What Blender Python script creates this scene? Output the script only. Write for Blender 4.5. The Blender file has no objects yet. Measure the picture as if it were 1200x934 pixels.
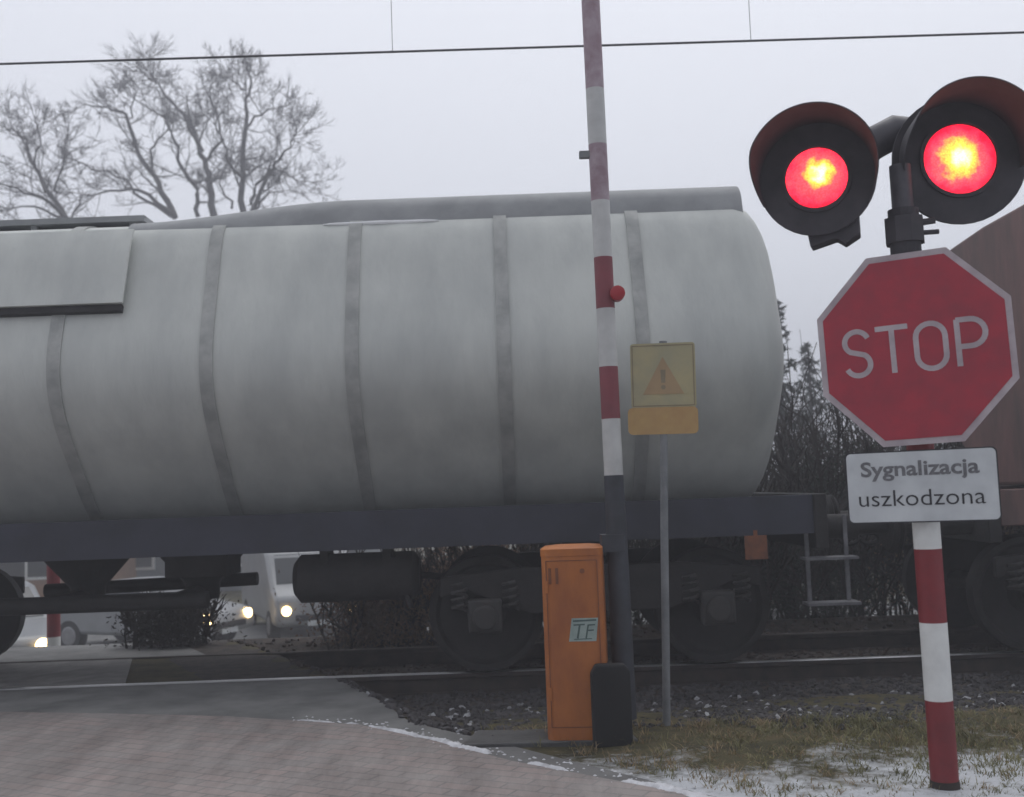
import bpy, bmesh, math, random
from mathutils import Vector, Matrix
random.seed(7)
R = math.radians
scene = bpy.context.scene
col = scene.collection
H = 1.45
F = 1300.0
PITCH = math.atan(106 / F)
ROLL = R(2.1)

# ------------------------------------------------------------------ camera
fw = Vector((0, math.cos(PITCH), math.sin(PITCH)))
u0 = Vector((0, -math.sin(PITCH), math.cos(PITCH)))
r0 = Vector((1, 0, 0))
rt = r0 * math.cos(ROLL) - u0 * math.sin(ROLL)
up = u0 * math.cos(ROLL) + r0 * math.sin(ROLL)
CAM = Vector((0, 0, H))
cd = bpy.data.cameras.new('camera')
cam = bpy.data.objects.new('camera', cd)
col.objects.link(cam)
cam.matrix_world = Matrix(((rt.x, up.x, -fw.x, 0), (rt.y, up.y, -fw.y, 0), (rt.z, up.z, -fw.z, H), (0, 0, 0, 1)))
cd.sensor_width = 36
cd.lens = 36 * F / 1200
cd.clip_start = 0.05
cd.clip_end = 3000
cd.dof.use_dof = True
cd.dof.focus_distance = 6.6
cd.dof.aperture_fstop = 2.3
scene.camera = cam

def ray(px, py):
    return fw * F + rt * (px - 600) - up * (py - 467)
def W(px, py, Y):
    d = ray(px, py)
    return CAM + d * (Y / d.y)
def G(px, py, z=0.0):
    d = ray(px, py)
    return CAM + d * ((z - H) / d.z)

# ------------------------------------------------------------------ materials
def nodes(m):
    m.use_nodes = True
    return m.node_tree.nodes, m.node_tree.links
def mat(name, c, rough=0.6, metal=0.0, var=0.25, scale=6.0, c2=None, bump=0.0, bscale=None, stretch=None, spec=0.5, lo=0.35, hi=0.65):
    """base colour c broken up by noise towards c2 (or a darker c)"""
    m = bpy.data.materials.new(name)
    n, l = nodes(m)
    b = n['Principled BSDF']
    b.inputs['Roughness'].default_value = rough
    b.inputs['Metallic'].default_value = metal
    b.inputs['Specular IOR Level'].default_value = spec
    if c2 is None:
        c2 = tuple(x * (1 - var) for x in c)
    tc = n.new('ShaderNodeTexCoord')
    src = tc.outputs['Object']
    if stretch:
        mp = n.new('ShaderNodeMapping')
        mp.inputs['Scale'].default_value = stretch
        l.new(src, mp.inputs['Vector'])
        src = mp.outputs['Vector']
    nz = n.new('ShaderNodeTexNoise')
    nz.inputs['Scale'].default_value = scale
    nz.inputs['Detail'].default_value = 8
    nz.inputs['Roughness'].default_value = 0.62
    l.new(src, nz.inputs['Vector'])
    rp = n.new('ShaderNodeValToRGB')
    rp.color_ramp.elements[0].position = lo
    rp.color_ramp.elements[1].position = hi
    rp.color_ramp.elements[0].color = (*c2, 1)
    rp.color_ramp.elements[1].color = (*c, 1)
    l.new(nz.outputs['Fac'], rp.inputs['Fac'])
    l.new(rp.outputs['Color'], b.inputs['Base Color'])
    if bump:
        nb = n.new('ShaderNodeTexNoise')
        nb.inputs['Scale'].default_value = bscale or scale * 6
        nb.inputs['Detail'].default_value = 6
        l.new(src, nb.inputs['Vector'])
        bp = n.new('ShaderNodeBump')
        bp.inputs['Strength'].default_value = bump
        bp.inputs['Distance'].default_value = 0.02
        l.new(nb.outputs['Fac'], bp.inputs['Height'])
        l.new(bp.outputs['Normal'], b.inputs['Normal'])
    return m

M = {}
M['tank'] = mat('tank_paint', (0.6, 0.62, 0.585), 0.6, c2=(0.48, 0.5, 0.48), scale=2.2, stretch=(1.0, 1.0, 0.25), bump=0.15, bscale=25)
M['tank_ring'] = mat('ring_paint', (0.45, 0.46, 0.44), 0.65, c2=(0.3, 0.31, 0.3), scale=5, bump=0.1)
M['hood'] = mat('hood_paint', (0.33, 0.34, 0.345), 0.7, c2=(0.25, 0.26, 0.265), scale=3)
M['solebar'] = mat('solebar_paint', (0.034, 0.037, 0.056), 0.6, c2=(0.022, 0.024, 0.034), scale=3)
M['under'] = mat('underframe_grime', (0.024, 0.022, 0.022), 0.8, c2=(0.013, 0.012, 0.013), scale=6, bump=0.2)
M['wheel'] = mat('wheel_steel', (0.022, 0.02, 0.02), 0.75, c2=(0.013, 0.012, 0.012), scale=9)
M['axlebox'] = mat('axle_box', (0.045, 0.042, 0.04), 0.7, c2=(0.03, 0.03, 0.03), scale=9)
M['hopper'] = mat('hopper_paint', (0.20, 0.108, 0.098), 0.7, c2=(0.1, 0.068, 0.062), scale=2.5, stretch=(1, 1, .3), bump=.1)
M['step'] = mat('step_steel', (0.17, 0.17, 0.18), 0.6, c2=(0.09, 0.09, 0.10), scale=8)
M['orange_plate'] = mat('orange_plate', (0.24, 0.085, 0.035), 0.7, c2=(0.12, 0.05, 0.03), scale=7)
M['snow'] = mat('snow', (0.66, 0.67, 0.70), 0.9, c2=(0.42, 0.42, 0.44), scale=12, bump=.3, bscale=60)
M['rail_top'] = mat('rail_polished', (0.55, 0.55, 0.56), 0.28, metal=1.0, c2=(0.42, 0.42, 0.43), scale=4)
M['rail_side'] = mat('rail_rust', (0.05, 0.038, 0.032), 0.85, c2=(0.025, 0.021, 0.02), scale=8)
M['stone'] = mat('ballast_stone', (0.075, 0.07, 0.072), 0.9, c2=(0.03, 0.028, 0.029), scale=4.5)
M['stone_brown'] = mat('rusty_stone', (0.085, 0.06, 0.048), 0.9, c2=(0.04, 0.03, 0.026), scale=4.5)
M['stone_frost'] = mat('frosted_stone', (0.42, 0.43, 0.45), 0.9, c2=(0.2, 0.2, 0.21), scale=14)
M['grass'] = mat('winter_grass', (0.25, 0.23, 0.11), 0.9, c2=(0.12, 0.12, 0.055), scale=3.0)
M['grass_dry'] = mat('dry_grass', (0.36, 0.27, 0.155), 0.9, c2=(0.21, 0.155, 0.085), scale=3.0)
M['white'] = mat('white_paint', (0.76, 0.765, 0.74), 0.5, c2=(0.62, 0.625, 0.605), scale=5)
M['red'] = mat('red_paint', (0.235, 0.022, 0.028), 0.5, c2=(0.165, 0.018, 0.023), scale=5)
M['sign_red'] = mat('sign_red', (0.42, 0.028, 0.050), 0.4, c2=(0.29, 0.030, 0.050), scale=9, lo=.3, hi=.7)
M['sign_white'] = mat('sign_white', (0.52, 0.46, 0.48), 0.5, c2=(0.38, 0.32, 0.345), scale=9)
M['plate_white'] = mat('plate_white', (0.63, 0.66, 0.67), 0.5, c2=(0.51, 0.535, 0.55), scale=6)
M['plate_black'] = mat('plate_black', (0.03, 0.03, 0.035), 0.5, scale=5)
M['plate_grey'] = mat('plate_grey', (0.20, 0.20, 0.21), 0.6, c2=(0.11, 0.11, 0.12), scale=40)
M['sign_back'] = mat('sign_back', (0.25, 0.25, 0.26), 0.5, scale=5)
M['head'] = mat('signal_black', (0.06, 0.055, 0.064), 0.7, c2=(0.036, 0.034, 0.04), scale=7)
M['bracket'] = mat('bracket_grey', (0.10, 0.095, 0.11), 0.5, c2=(0.06, 0.06, 0.07), scale=7)
M['arm_white'] = mat('arm_white', (0.6, 0.605, 0.59), 0.6, c2=(0.48, 0.485, 0.475), scale=6)
M['arm_red'] = mat('arm_red', (0.25, 0.06, 0.075), 0.6, c2=(0.18, 0.05, 0.06), scale=6)
M['arm_red_veil'] = mat('arm_red_hazed', (0.45, 0.37, 0.41), 0.8, c2=(0.31, 0.22, 0.25), scale=9)  # red for the upper boom with a pale haze painted into it
M['arm_dark'] = mat('arm_holder', (0.05, 0.055, 0.07), 0.6, c2=(0.03, 0.033, 0.04), scale=6)
M['orange'] = mat('orange_paint', (0.5, 0.165, 0.03), 0.6, c2=(0.31, 0.095, 0.026), scale=3.5, stretch=(1, 1, .5))
M['black'] = mat('black_steel', (0.012, 0.012, 0.013), 0.8, scale=6)
M['sticker'] = mat('sticker_pale', (0.36, 0.44, 0.41), 0.5, c2=(0.25, 0.32, 0.30), scale=12)
M['sticker_ink'] = mat('sticker_ink', (0.08, 0.13, 0.12), 0.5, scale=12)
M['galv'] = mat('galvanised_pole', (0.24, 0.25, 0.26), 0.6, c2=(0.17, 0.18, 0.19), scale=10)
M['board_yellow'] = mat('board_yellow', (0.46, 0.405, 0.23), 0.6, c2=(0.38, 0.355, 0.23), scale=6)
M['board_orange'] = mat('board_orange', (0.52, 0.35, 0.145), 0.6, c2=(0.45, 0.275, 0.115), scale=6)
M['board_tri'] = mat('board_triangle', (0.44, 0.31, 0.17), 0.6, c2=(0.38, 0.27, 0.155), scale=6)
M['ink'] = mat('board_ink', (0.3, 0.25, 0.16), 0.6, scale=6)
M['bark'] = mat('bark', (0.085, 0.08, 0.08), 0.9, c2=(0.05, 0.047, 0.048), scale=3)
M['twig'] = mat('twig', (0.09, 0.085, 0.085), 0.9, c2=(0.06, 0.055, 0.057), scale=3)
M['needle'] = mat('needles', (0.045, 0.06, 0.045), 0.85, c2=(0.022, 0.03, 0.024), scale=1.5)
M['shrub'] = mat('shrub_twig', (0.06, 0.05, 0.045), 0.9, c2=(0.03, 0.026, 0.024), scale=3)
M['hedge'] = mat('dry_leaf', (0.27, 0.165, 0.11), 0.9, c2=(0.13, 0.085, 0.062), scale=2.0)
M['wire'] = mat('wire_copper', (0.06, 0.06, 0.065), 0.5, scale=4)
M['brick'] = mat('brown_render', (0.3, 0.165, 0.085), 0.85, c2=(0.23, 0.12, 0.065), scale=3)
M['render'] = mat('grey_render', (0.16, 0.175, 0.19), 0.85, c2=(0.12, 0.135, 0.145), scale=2)
M['roof'] = mat('roof_tile', (0.11, 0.075, 0.065), 0.8, c2=(0.07, 0.05, 0.045), scale=3)
M['glass'] = mat('dark_glass', (0.03, 0.035, 0.04), 0.12, scale=2)
M['car_white'] = mat('car_white', (0.3, 0.31, 0.32), 0.35, c2=(0.24, 0.25, 0.26), scale=2)
M['car_grey'] = mat('car_grey', (0.24, 0.25, 0.27), 0.35, c2=(0.19, 0.2, 0.22), scale=2)
M['car_silver'] = mat('car_silver', (0.24, 0.25, 0.26), 0.35, metal=.2, c2=(0.19, 0.2, 0.21), scale=2)
M['tyre'] = mat('tyre', (0.022, 0.022, 0.022), 0.85, scale=9)
M['rim'] = mat('rim', (0.32, 0.32, 0.33), 0.4, metal=.6, scale=9)
M['concrete'] = mat('concrete', (0.27, 0.26, 0.25), 0.85, c2=(0.17, 0.165, 0.16), scale=4, bump=.2)

def emis(name, c, s):
    m = bpy.data.materials.new(name)
    n, l = nodes(m)
    b = n['Principled BSDF']
    b.inputs['Base Color'].default_value = (*c, 1)
    b.inputs['Emission Color'].default_value = (*c, 1)
    b.inputs['Emission Strength'].default_value = s
    b.inputs['Roughness'].default_value = .2
    return m
M['headlamp'] = emis('headlamp_lit', (1.0, 0.66, 0.28), 7)
M['tail'] = mat('lamp_red', (0.4, 0.02, 0.03), 0.3, scale=5)

def lens_mat(name, off, hot, strength, seed):
    """lit red lens: bright bulb and reflector ring behind ribbed red glass (generated 0..1 of the lens mesh)"""
    m = bpy.data.materials.new(name)
    n, l = nodes(m)
    b = n['Principled BSDF']
    b.inputs['Base Color'].default_value = (0.35, 0.01, 0.015, 1)
    b.inputs['Roughness'].default_value = 0.25
    tc = n.new('ShaderNodeTexCoord')
    mp = n.new('ShaderNodeMapping')
    mp.vector_type = 'POINT'
    mp.inputs['Location'].default_value = off
    mp.inputs['Scale'].default_value = (1, 0, 1)
    l.new(tc.outputs['Object'], mp.inputs['Vector'])
    nz = n.new('ShaderNodeTexNoise')
    nz.inputs['Scale'].default_value = 17
    nz.inputs['Detail'].default_value = 2
    mpn = n.new('ShaderNodeMapping')
    mpn.inputs['Location'].default_value = (seed, seed * 2, 0)
    l.new(tc.outputs['Object'], mpn.inputs['Vector'])
    l.new(mpn.outputs['Vector'], nz.inputs['Vector'])
    ad = n.new('ShaderNodeVectorMath')
    ad.operation = 'MULTIPLY_ADD'
    ad.inputs[1].default_value = (0.10, 0.0, 0.10)
    l.new(nz.outputs['Color'], ad.inputs[0])
    l.new(mp.outputs['Vector'], ad.inputs[2])
    ln = n.new('ShaderNodeVectorMath')
    ln.operation = 'LENGTH'
    l.new(ad.outputs['Vector'], ln.inputs[0])
    rp = n.new('ShaderNodeValToRGB')
    e = rp.color_ramp.elements
    e[0].position = 0.0
    e[0].color = (1.0, 0.95, 0.50, 1)
    e[1].position = 1.0
    e[1].color = (0.55, 0.006, 0.028, 1)
    for p, c in ((0.18 * hot, (1.0, 0.90, 0.32, 1)), (0.36 * hot, (1.0, 0.46, 0.05, 1)), (0.54 * hot, (1.0, 0.24, 0.05, 1)), (0.66 * hot, (1.0, 0.06, 0.07, 1)), (0.86, (0.85, 0.02, 0.05, 1))):
        q = e.new(min(p, .95))
        q.color = c
    sc = n.new('ShaderNodeMath')
    sc.operation = 'MULTIPLY'
    sc.inputs[1].default_value = 1 / 0.16
    l.new(ln.outputs['Value'], sc.inputs[0])
    l.new(sc.outputs['Value'], rp.inputs['Fac'])
    l.new(rp.outputs['Color'], b.inputs['Emission Color'])
    b.inputs['Emission Strength'].default_value = strength
    # fine prismatic ribs
    vo = n.new('ShaderNodeTexVoronoi')
    vo.inputs['Scale'].default_value = 110
    l.new(tc.outputs['Object'], vo.inputs['Vector'])
    mr = n.new('ShaderNodeMapRange')
    mr.inputs['To Min'].default_value = strength * 1.2
    mr.inputs['To Max'].default_value = strength * 0.65
    mr.inputs['From Max'].default_value = 0.8
    l.new(vo.outputs['Distance'], mr.inputs['Value'])
    l.new(mr.outputs['Result'], b.inputs['Emission Strength'])
    return m

# ------------------------------------------------------------------ mesh builder
class MB:
    def __init__(s):
        s.v, s.f, s.mi, s.cur = [], [], [], 0
    def add(s, vs, fs):
        b = len(s.v)
        s.v += [tuple(p) for p in vs]
        s.f += [tuple(b + i for i in f) for f in fs]
        s.mi += [s.cur] * len(fs)
    def box(s, c, d, rot=None):
        x, y, z = (k / 2 for k in d)
        vs = [Vector((a * x, b * y, e * z)) for a in (-1, 1) for b in (-1, 1) for e in (-1, 1)]
        if rot:
            vs = [rot @ p for p in vs]
        c = Vector(c)
        s.add([c + p for p in vs], [(0, 1, 3, 2), (4, 6, 7, 5), (0, 4, 5, 1), (2, 3, 7, 6), (0, 2, 6, 4), (1, 5, 7, 3)])
    def tube(s, pts, rad, k=8, cap=True):
        pts = [Vector(p) for p in pts]
        if not hasattr(rad, '__len__'):
            rad = [rad] * len(pts)
        vs, fs = [], []
        for i, p in enumerate(pts):
            t = (pts[min(i + 1, len(pts) - 1)] - pts[max(i - 1, 0)]).normalized()
            a = Vector((0, 0, 1)) if abs(t.z) < .9 else Vector((1, 0, 0))
            n = t.cross(a).normalized()
            b = t.cross(n)
            for j in range(k):
                q = 2 * math.pi * j / k
                vs.append(p + (n * math.cos(q) + b * math.sin(q)) * rad[i])
        for i in range(len(pts) - 1):
            for j in range(k):
                a, b = i * k + j, i * k + (j + 1) % k
                fs.append((a, b, b + k, a + k))
        if cap:
            fs.append(tuple(range(k))[::-1])
            fs.append(tuple((len(pts) - 1) * k + j for j in range(k)))
        s.add(vs, fs)
    def prism(s, poly, axis, lo, hi):
        """poly in the two other axes (cyclic order), extruded along axis"""
        def P(a, b, t):
            return {0: (t, a, b), 1: (a, t, b), 2: (a, b, t)}[axis]
        n = len(poly)
        vs = [P(a, b, lo) for a, b in poly] + [P(a, b, hi) for a, b in poly]
        fs = [tuple(range(n))[::-1], tuple(range(n, 2 * n))]
        fs += [(i, (i + 1) % n, n + (i + 1) % n, n + i) for i in range(n)]
        s.add(vs, fs)
    def plate(s, fr, poly, t0, t1):
        """polygon in frame (c,u,v,n), thickness from t0 to t1 along n"""
        c, u, v, n = fr
        k = len(poly)
        vs = [c + u * a + v * b + n * t0 for a, b in poly] + [c + u * a + v * b + n * t1 for a, b in poly]
        fs = [tuple(range(k))[::-1], tuple(range(k, 2 * k))] + [(i, (i + 1) % k, k + (i + 1) % k, k + i) for i in range(k)]
        s.add(vs, fs)
    def stroke(s, fr, pts, w, t0, t1):
        """flat pen stroke along 2D points in a frame"""
        q_ = [pts[0]]
        for p_ in pts[1:]:
            if (Vector(p_) - Vector(q_[-1])).length > w * .12:
                q_.append(p_)
        pts = q_
        for i in range(len(pts) - 1):
            a, b = Vector(pts[i]), Vector(pts[i + 1])
            d = (b - a).normalized()
            nn = Vector((-d.y, d.x)) * w / 2
            e = d * w * (0.18 if 0 < i < len(pts) - 2 else 0.12)
            a2, b2 = a - e, b + e
            z = (i % 2) * 0.0004
            s.plate(fr, [tuple(a2 - nn), tuple(b2 - nn), tuple(b2 + nn), tuple(a2 + nn)], t0, t1 + z)
    def build(s, name, mats, parent=None, smooth=False, bevel=0.0, fix=True):
        me = bpy.data.meshes.new(name)
        o = bpy.data.objects.new(name, me)
        off = Vector((0, 0, 0))
        q = parent
        while q:
            off += Vector(q.location)
            q = q.parent
        me.from_pydata([tuple(Vector(p) - off) for p in s.v], [], s.f)
        for m in (mats if isinstance(mats, (list, tuple)) else [mats]):
            me.materials.append(m)
        me.polygons.foreach_set('material_index', s.mi)
        if fix:
            bm = bmesh.new()
            bm.from_mesh(me)
            bmesh.ops.recalc_face_normals(bm, faces=bm.faces)
            bm.to_mesh(me)
            bm.free()
        if smooth:
            me.polygons.foreach_set('use_smooth', [True] * len(me.polygons))
            try:
                me.set_sharp_from_angle(angle=R(40))
            except Exception:
                pass
        col.objects.link(o)
        o.parent = parent
        if bevel:
            md = o.modifiers.new('bevel', 'BEVEL')
            md.width = bevel
            md.segments = 2
            md.limit_method = 'ANGLE'
        return o

def thing(name, label, cat, loc=(0, 0, 0), group=None):
    o = bpy.data.objects.new(name, None)
    o.empty_display_size = .2
    col.objects.link(o)
    o.location = loc
    return tag(o, label, cat, group)
def tag(o, label, cat, group=None):
    o['label'] = label
    o['category'] = cat
    if group:
        o['group'] = group
    return o
def kind(o, k):
    o['kind'] = k
    return o
def frame(c, yaw=0.0, roll=0.0, tilt=0.0):
    """yaw>0 turns the face to the left (towards -x); n is the outward face normal, initially -y"""
    u = Vector((math.cos(yaw), -math.sin(yaw), 0))
    n = Vector((-math.sin(yaw), -math.cos(yaw), 0))
    v = Vector((0, 0, 1))
    if tilt:
        n, v = (n * math.cos(tilt) - v * math.sin(tilt)), (v * math.cos(tilt) + n * math.sin(tilt))
    if roll:
        u, v = u * math.cos(roll) + v * math.sin(roll), v * math.cos(roll) - u * math.sin(roll)
    return (Vector(c), u, v, n)
def circ(r, k=48, a0=0, a1=360, c=(0, 0)):
    full = abs(a1 - a0 - 360) < 1e-6
    return [(c[0] + r * math.cos(R(a0 + (a1 - a0) * i / (k if full else k - 1))), c[1] + r * math.sin(R(a0 + (a1 - a0) * i / (k if full else k - 1)))) for i in range(k)]
def rrect(w, h, r, k=5):
    o = []
    for cx, cy, a in ((w / 2 - r, h / 2 - r, 0), (-w / 2 + r, h / 2 - r, 90), (-w / 2 + r, -h / 2 + r, 180), (w / 2 - r, -h / 2 + r, 270)):
        o += [(cx + r * math.cos(R(a + 90 * i / k)), cy + r * math.sin(R(a + 90 * i / k))) for i in range(k + 1)]
    return o
def sstep(t):
    t = max(0.0, min(1.0, t))
    return t * t * (3 - 2 * t)

# ------------------------------------------------------------------ terrain
YT = 9.75                       # track centre line
YN, YF = YT - .75, YT + .75     # rails
edge_px = [(800, 932), (700, 913), (600, 894), (500, 868), (420, 851), (340, 846), (260, 841), (130, 838), (0, 836), (-220, 836)]
EDGE = [G(*p) for p in edge_px]                      # far / right edge of the brick paving
def road_right(y):               # right edge of the asphalt at depth y
    pts = [(1.75, 3.6), (0.98, 5.1), (0.45, 5.75), (-0.15, 6.5), (-0.72, 7.15), (-0.95, 7.8), (-1.35, 8.7), (-2.6, 11.0), (-4.6, 14.0), (-7.0, 18), (-9.5, 22)]
    if y <= pts[0][1]:
        return pts[0][0] + (pts[0][1] - y) * .6
    for (xa, ya), (xb, yb) in zip(pts, pts[1:]):
        if ya <= y <= yb:
            t = (y - ya) / (yb - ya)
            return xa + (xb - xa) * t
    return pts[-1][0]
def terrain(x, y):
    z = -1.6 * sstep((y - 11.3) / 7.0)
    if 6.4 < y < 11.9:
        t = sstep((y - 6.5) / 2.0) * sstep((11.8 - y) / .5)
        s = sstep((x - road_right(y) - .02) / .25)
        z -= .15 * t * s
    return z
def verge(x, y):
    return sstep((x - road_right(y) - .05) / .3)
def wob(x, y):
    return (math.sin(x * 3.1 + y * 1.7) + math.sin(x * 1.3 - y * 4.3 + 1) + math.sin(x * 7.7 + y * 6.1 + 2) * .5 + math.sin(x * 13.1 - y * 11.7) * .3) * .008

def axis_vals(fine_lo, fine_hi, step, far_lo, far_hi):
    a = []
    v = fine_lo
    while v <= fine_hi + 1e-6:
        a.append(v)
        v += step
    d = step
    v = fine_hi
    while v < far_hi:
        d *= 1.35
        v = min(v + d, far_hi)
        a.append(v)
    d = step
    v = fine_lo
    while v > far_lo:
        d *= 1.35
        v = max(v - d, far_lo)
        a.insert(0, v)
    return a
xs = axis_vals(-6, 7, .11, -280, 280)
ys = axis_vals(2.5, 20, .11, -40, 390)
g = MB()
vs = []
for y in ys:
    for x in xs:
        z = terrain(x, y)
        if 2.5 < y < 8.2:
            z += (wob(x, y) + .012) * verge(x, y)
        vs.append((x, y, z))
nx = len(xs)
g.add(vs, [(j * nx + i, j * nx + i + 1, (j + 1) * nx + i + 1, (j + 1) * nx + i) for j in range(len(ys) - 1) for i in range(nx - 1)])

def ground_mat():
    m = bpy.data.materials.new('winter_ground')
    n, l = nodes(m)
    b = n['Principled BSDF']
    b.inputs['Roughness'].default_value = .95
    b.inputs['Specular IOR Level'].default_value = .2
    tc = n.new('ShaderNodeTexCoord')
    def noise(scale, detail=8, rough=.6):
        q = n.new('ShaderNodeTexNoise')
        q.inputs['Scale'].default_value = scale
        q.inputs['Detail'].default_value = detail
        q.inputs['Roughness'].default_value = rough
        l.new(tc.outputs['Object'], q.inputs['Vector'])
        return q
    def ramp(src, stops):
        q = n.new('ShaderNodeValToRGB')
        e = q.color_ramp.elements
        e[0].position, e[0].color = stops[0][0], (*stops[0][1], 1)
        e[1].position, e[1].color = stops[-1][0], (*stops[-1][1], 1)
        for p, c in stops[1:-1]:
            w = e.new(p)
            w.color = (*c, 1)
        l.new(src, q.inputs['Fac'])
        return q
    a = ramp(noise(5, 10, .7).outputs['Fac'], [(.3, (.035, .03, .022)), (.5, (.075, .068, .035)), (.7, (.13, .10, .055))])
    # snow lies in patches, broken up by the grass
    n1 = noise(1.1, 4)
    n2 = noise(16, 10, .75)
    mx = n.new('ShaderNodeMath')
    mx.operation = 'MULTIPLY_ADD'
    mx.inputs[1].default_value = .62
    l.new(n2.outputs['Fac'], mx.inputs[0])
    l.new(n1.outputs['Fac'], mx.inputs[2])
    # less snow on the track bed and near it, more on the open verge in front
    sx = n.new('ShaderNodeSeparateXYZ')
    l.new(tc.outputs['Object'], sx.inputs['Vector'])
    mr = n.new('ShaderNodeMapRange')
    mr.inputs['From Min'].default_value = 5.4
    mr.inputs['From Max'].default_value = 6.5
    mr.inputs['To Min'].default_value = 0.17
    mr.inputs['To Max'].default_value = -0.22
    l.new(sx.outputs['Y'], mr.inputs['Value'])
    mr2 = n.new('ShaderNodeMapRange')
    mr2.inputs['From Min'].default_value = 11.5
    mr2.inputs['From Max'].default_value = 16
    mr2.inputs['To Min'].default_value = 0.0
    mr2.inputs['To Max'].default_value = 0.10
    l.new(sx.outputs['Y'], mr2.inputs['Value'])
    ad = n.new('ShaderNodeMath')
    l.new(mx.outputs['Value'], ad.inputs[0])
    l.new(mr.outputs['Result'], ad.inputs[1])
    ad2 = n.new('ShaderNodeMath')
    l.new(ad.outputs['Value'], ad2.inputs[0])
    l.new(mr2.outputs['Result'], ad2.inputs[1])
    sm = ramp(ad2.outputs['Value'], [(.76, (0, 0, 0)), (.98, (1, 1, 1))])
    mix = n.new('ShaderNodeMix')
    mix.data_type = 'RGBA'
    l.new(sm.outputs['Color'], mix.inputs['Factor'])
    l.new(a.outputs['Color'], mix.inputs['A'])
    mix.inputs['B'].default_value = (.55, .57, .60, 1)
    l.new(mix.outputs['Result'], b.inputs['Base Color'])
    bp = n.new('ShaderNodeBump')
    bp.inputs['Strength'].default_value = .7
    bp.inputs['Distance'].default_value = .03
    l.new(n2.outputs['Fac'], bp.inputs['Height'])
    l.new(bp.outputs['Normal'], b.inputs['Normal'])
    return m
kind(g.build('ground', ground_mat(), smooth=True, fix=False), 'structure')

# asphalt crossing, and the road that drops away beyond it
def asphalt_mat():
    return mat('asphalt', (0.20, 0.20, 0.195), .8, c2=(0.11, 0.111, 0.111), scale=2.2, bump=.35, bscale=140, stretch=(1, 1, 1))
M['asphalt'] = asphalt_mat()
r = MB()
def road_strip(y0, y1, step, dx=0.0, lift=.006):
    n = max(1, int(round((y1 - y0) / step)))
    rows = []
    for i in range(n + 1):
        y = y0 + (y1 - y0) * i / n
        xr = road_right(y) + dx
        xl = xr - 13
        z = -1.6 * sstep((y - 11.3) / 7.0) + lift
        rows.append([(xl + (xr - xl) * t / 12, y, z) for t in range(13)])
    vs = [p for q in rows for p in q]
    r.add(vs, [(j * 13 + i, j * 13 + i + 1, (j + 1) * 13 + i + 1, (j + 1) * 13 + i) for j in range(n) for i in range(12)])
road_strip(3.2, YN - .05, .15)
road_strip(YF + .05, 24, .4, dx=-.6)
kind(r.build('road', M['asphalt'], fix=False), 'structure')
c = MB()
c.prism([(-14, YN + .09), (-3.2, YN + .09), (-3.6, YF - .09), (-14, YF - .09)], 2, -.14, .014)
kind(c.build('crossing_pavement', M['concrete']), 'structure')
# cross street in the dip
st = MB()
st.add([(-60, 20.5, -1.588), (25, 20.5, -1.588), (25, 27, -1.588), (-60, 27, -1.588)], [(0, 1, 2, 3)])
kind(st.build('street', M['asphalt'], fix=False), 'structure')

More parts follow.
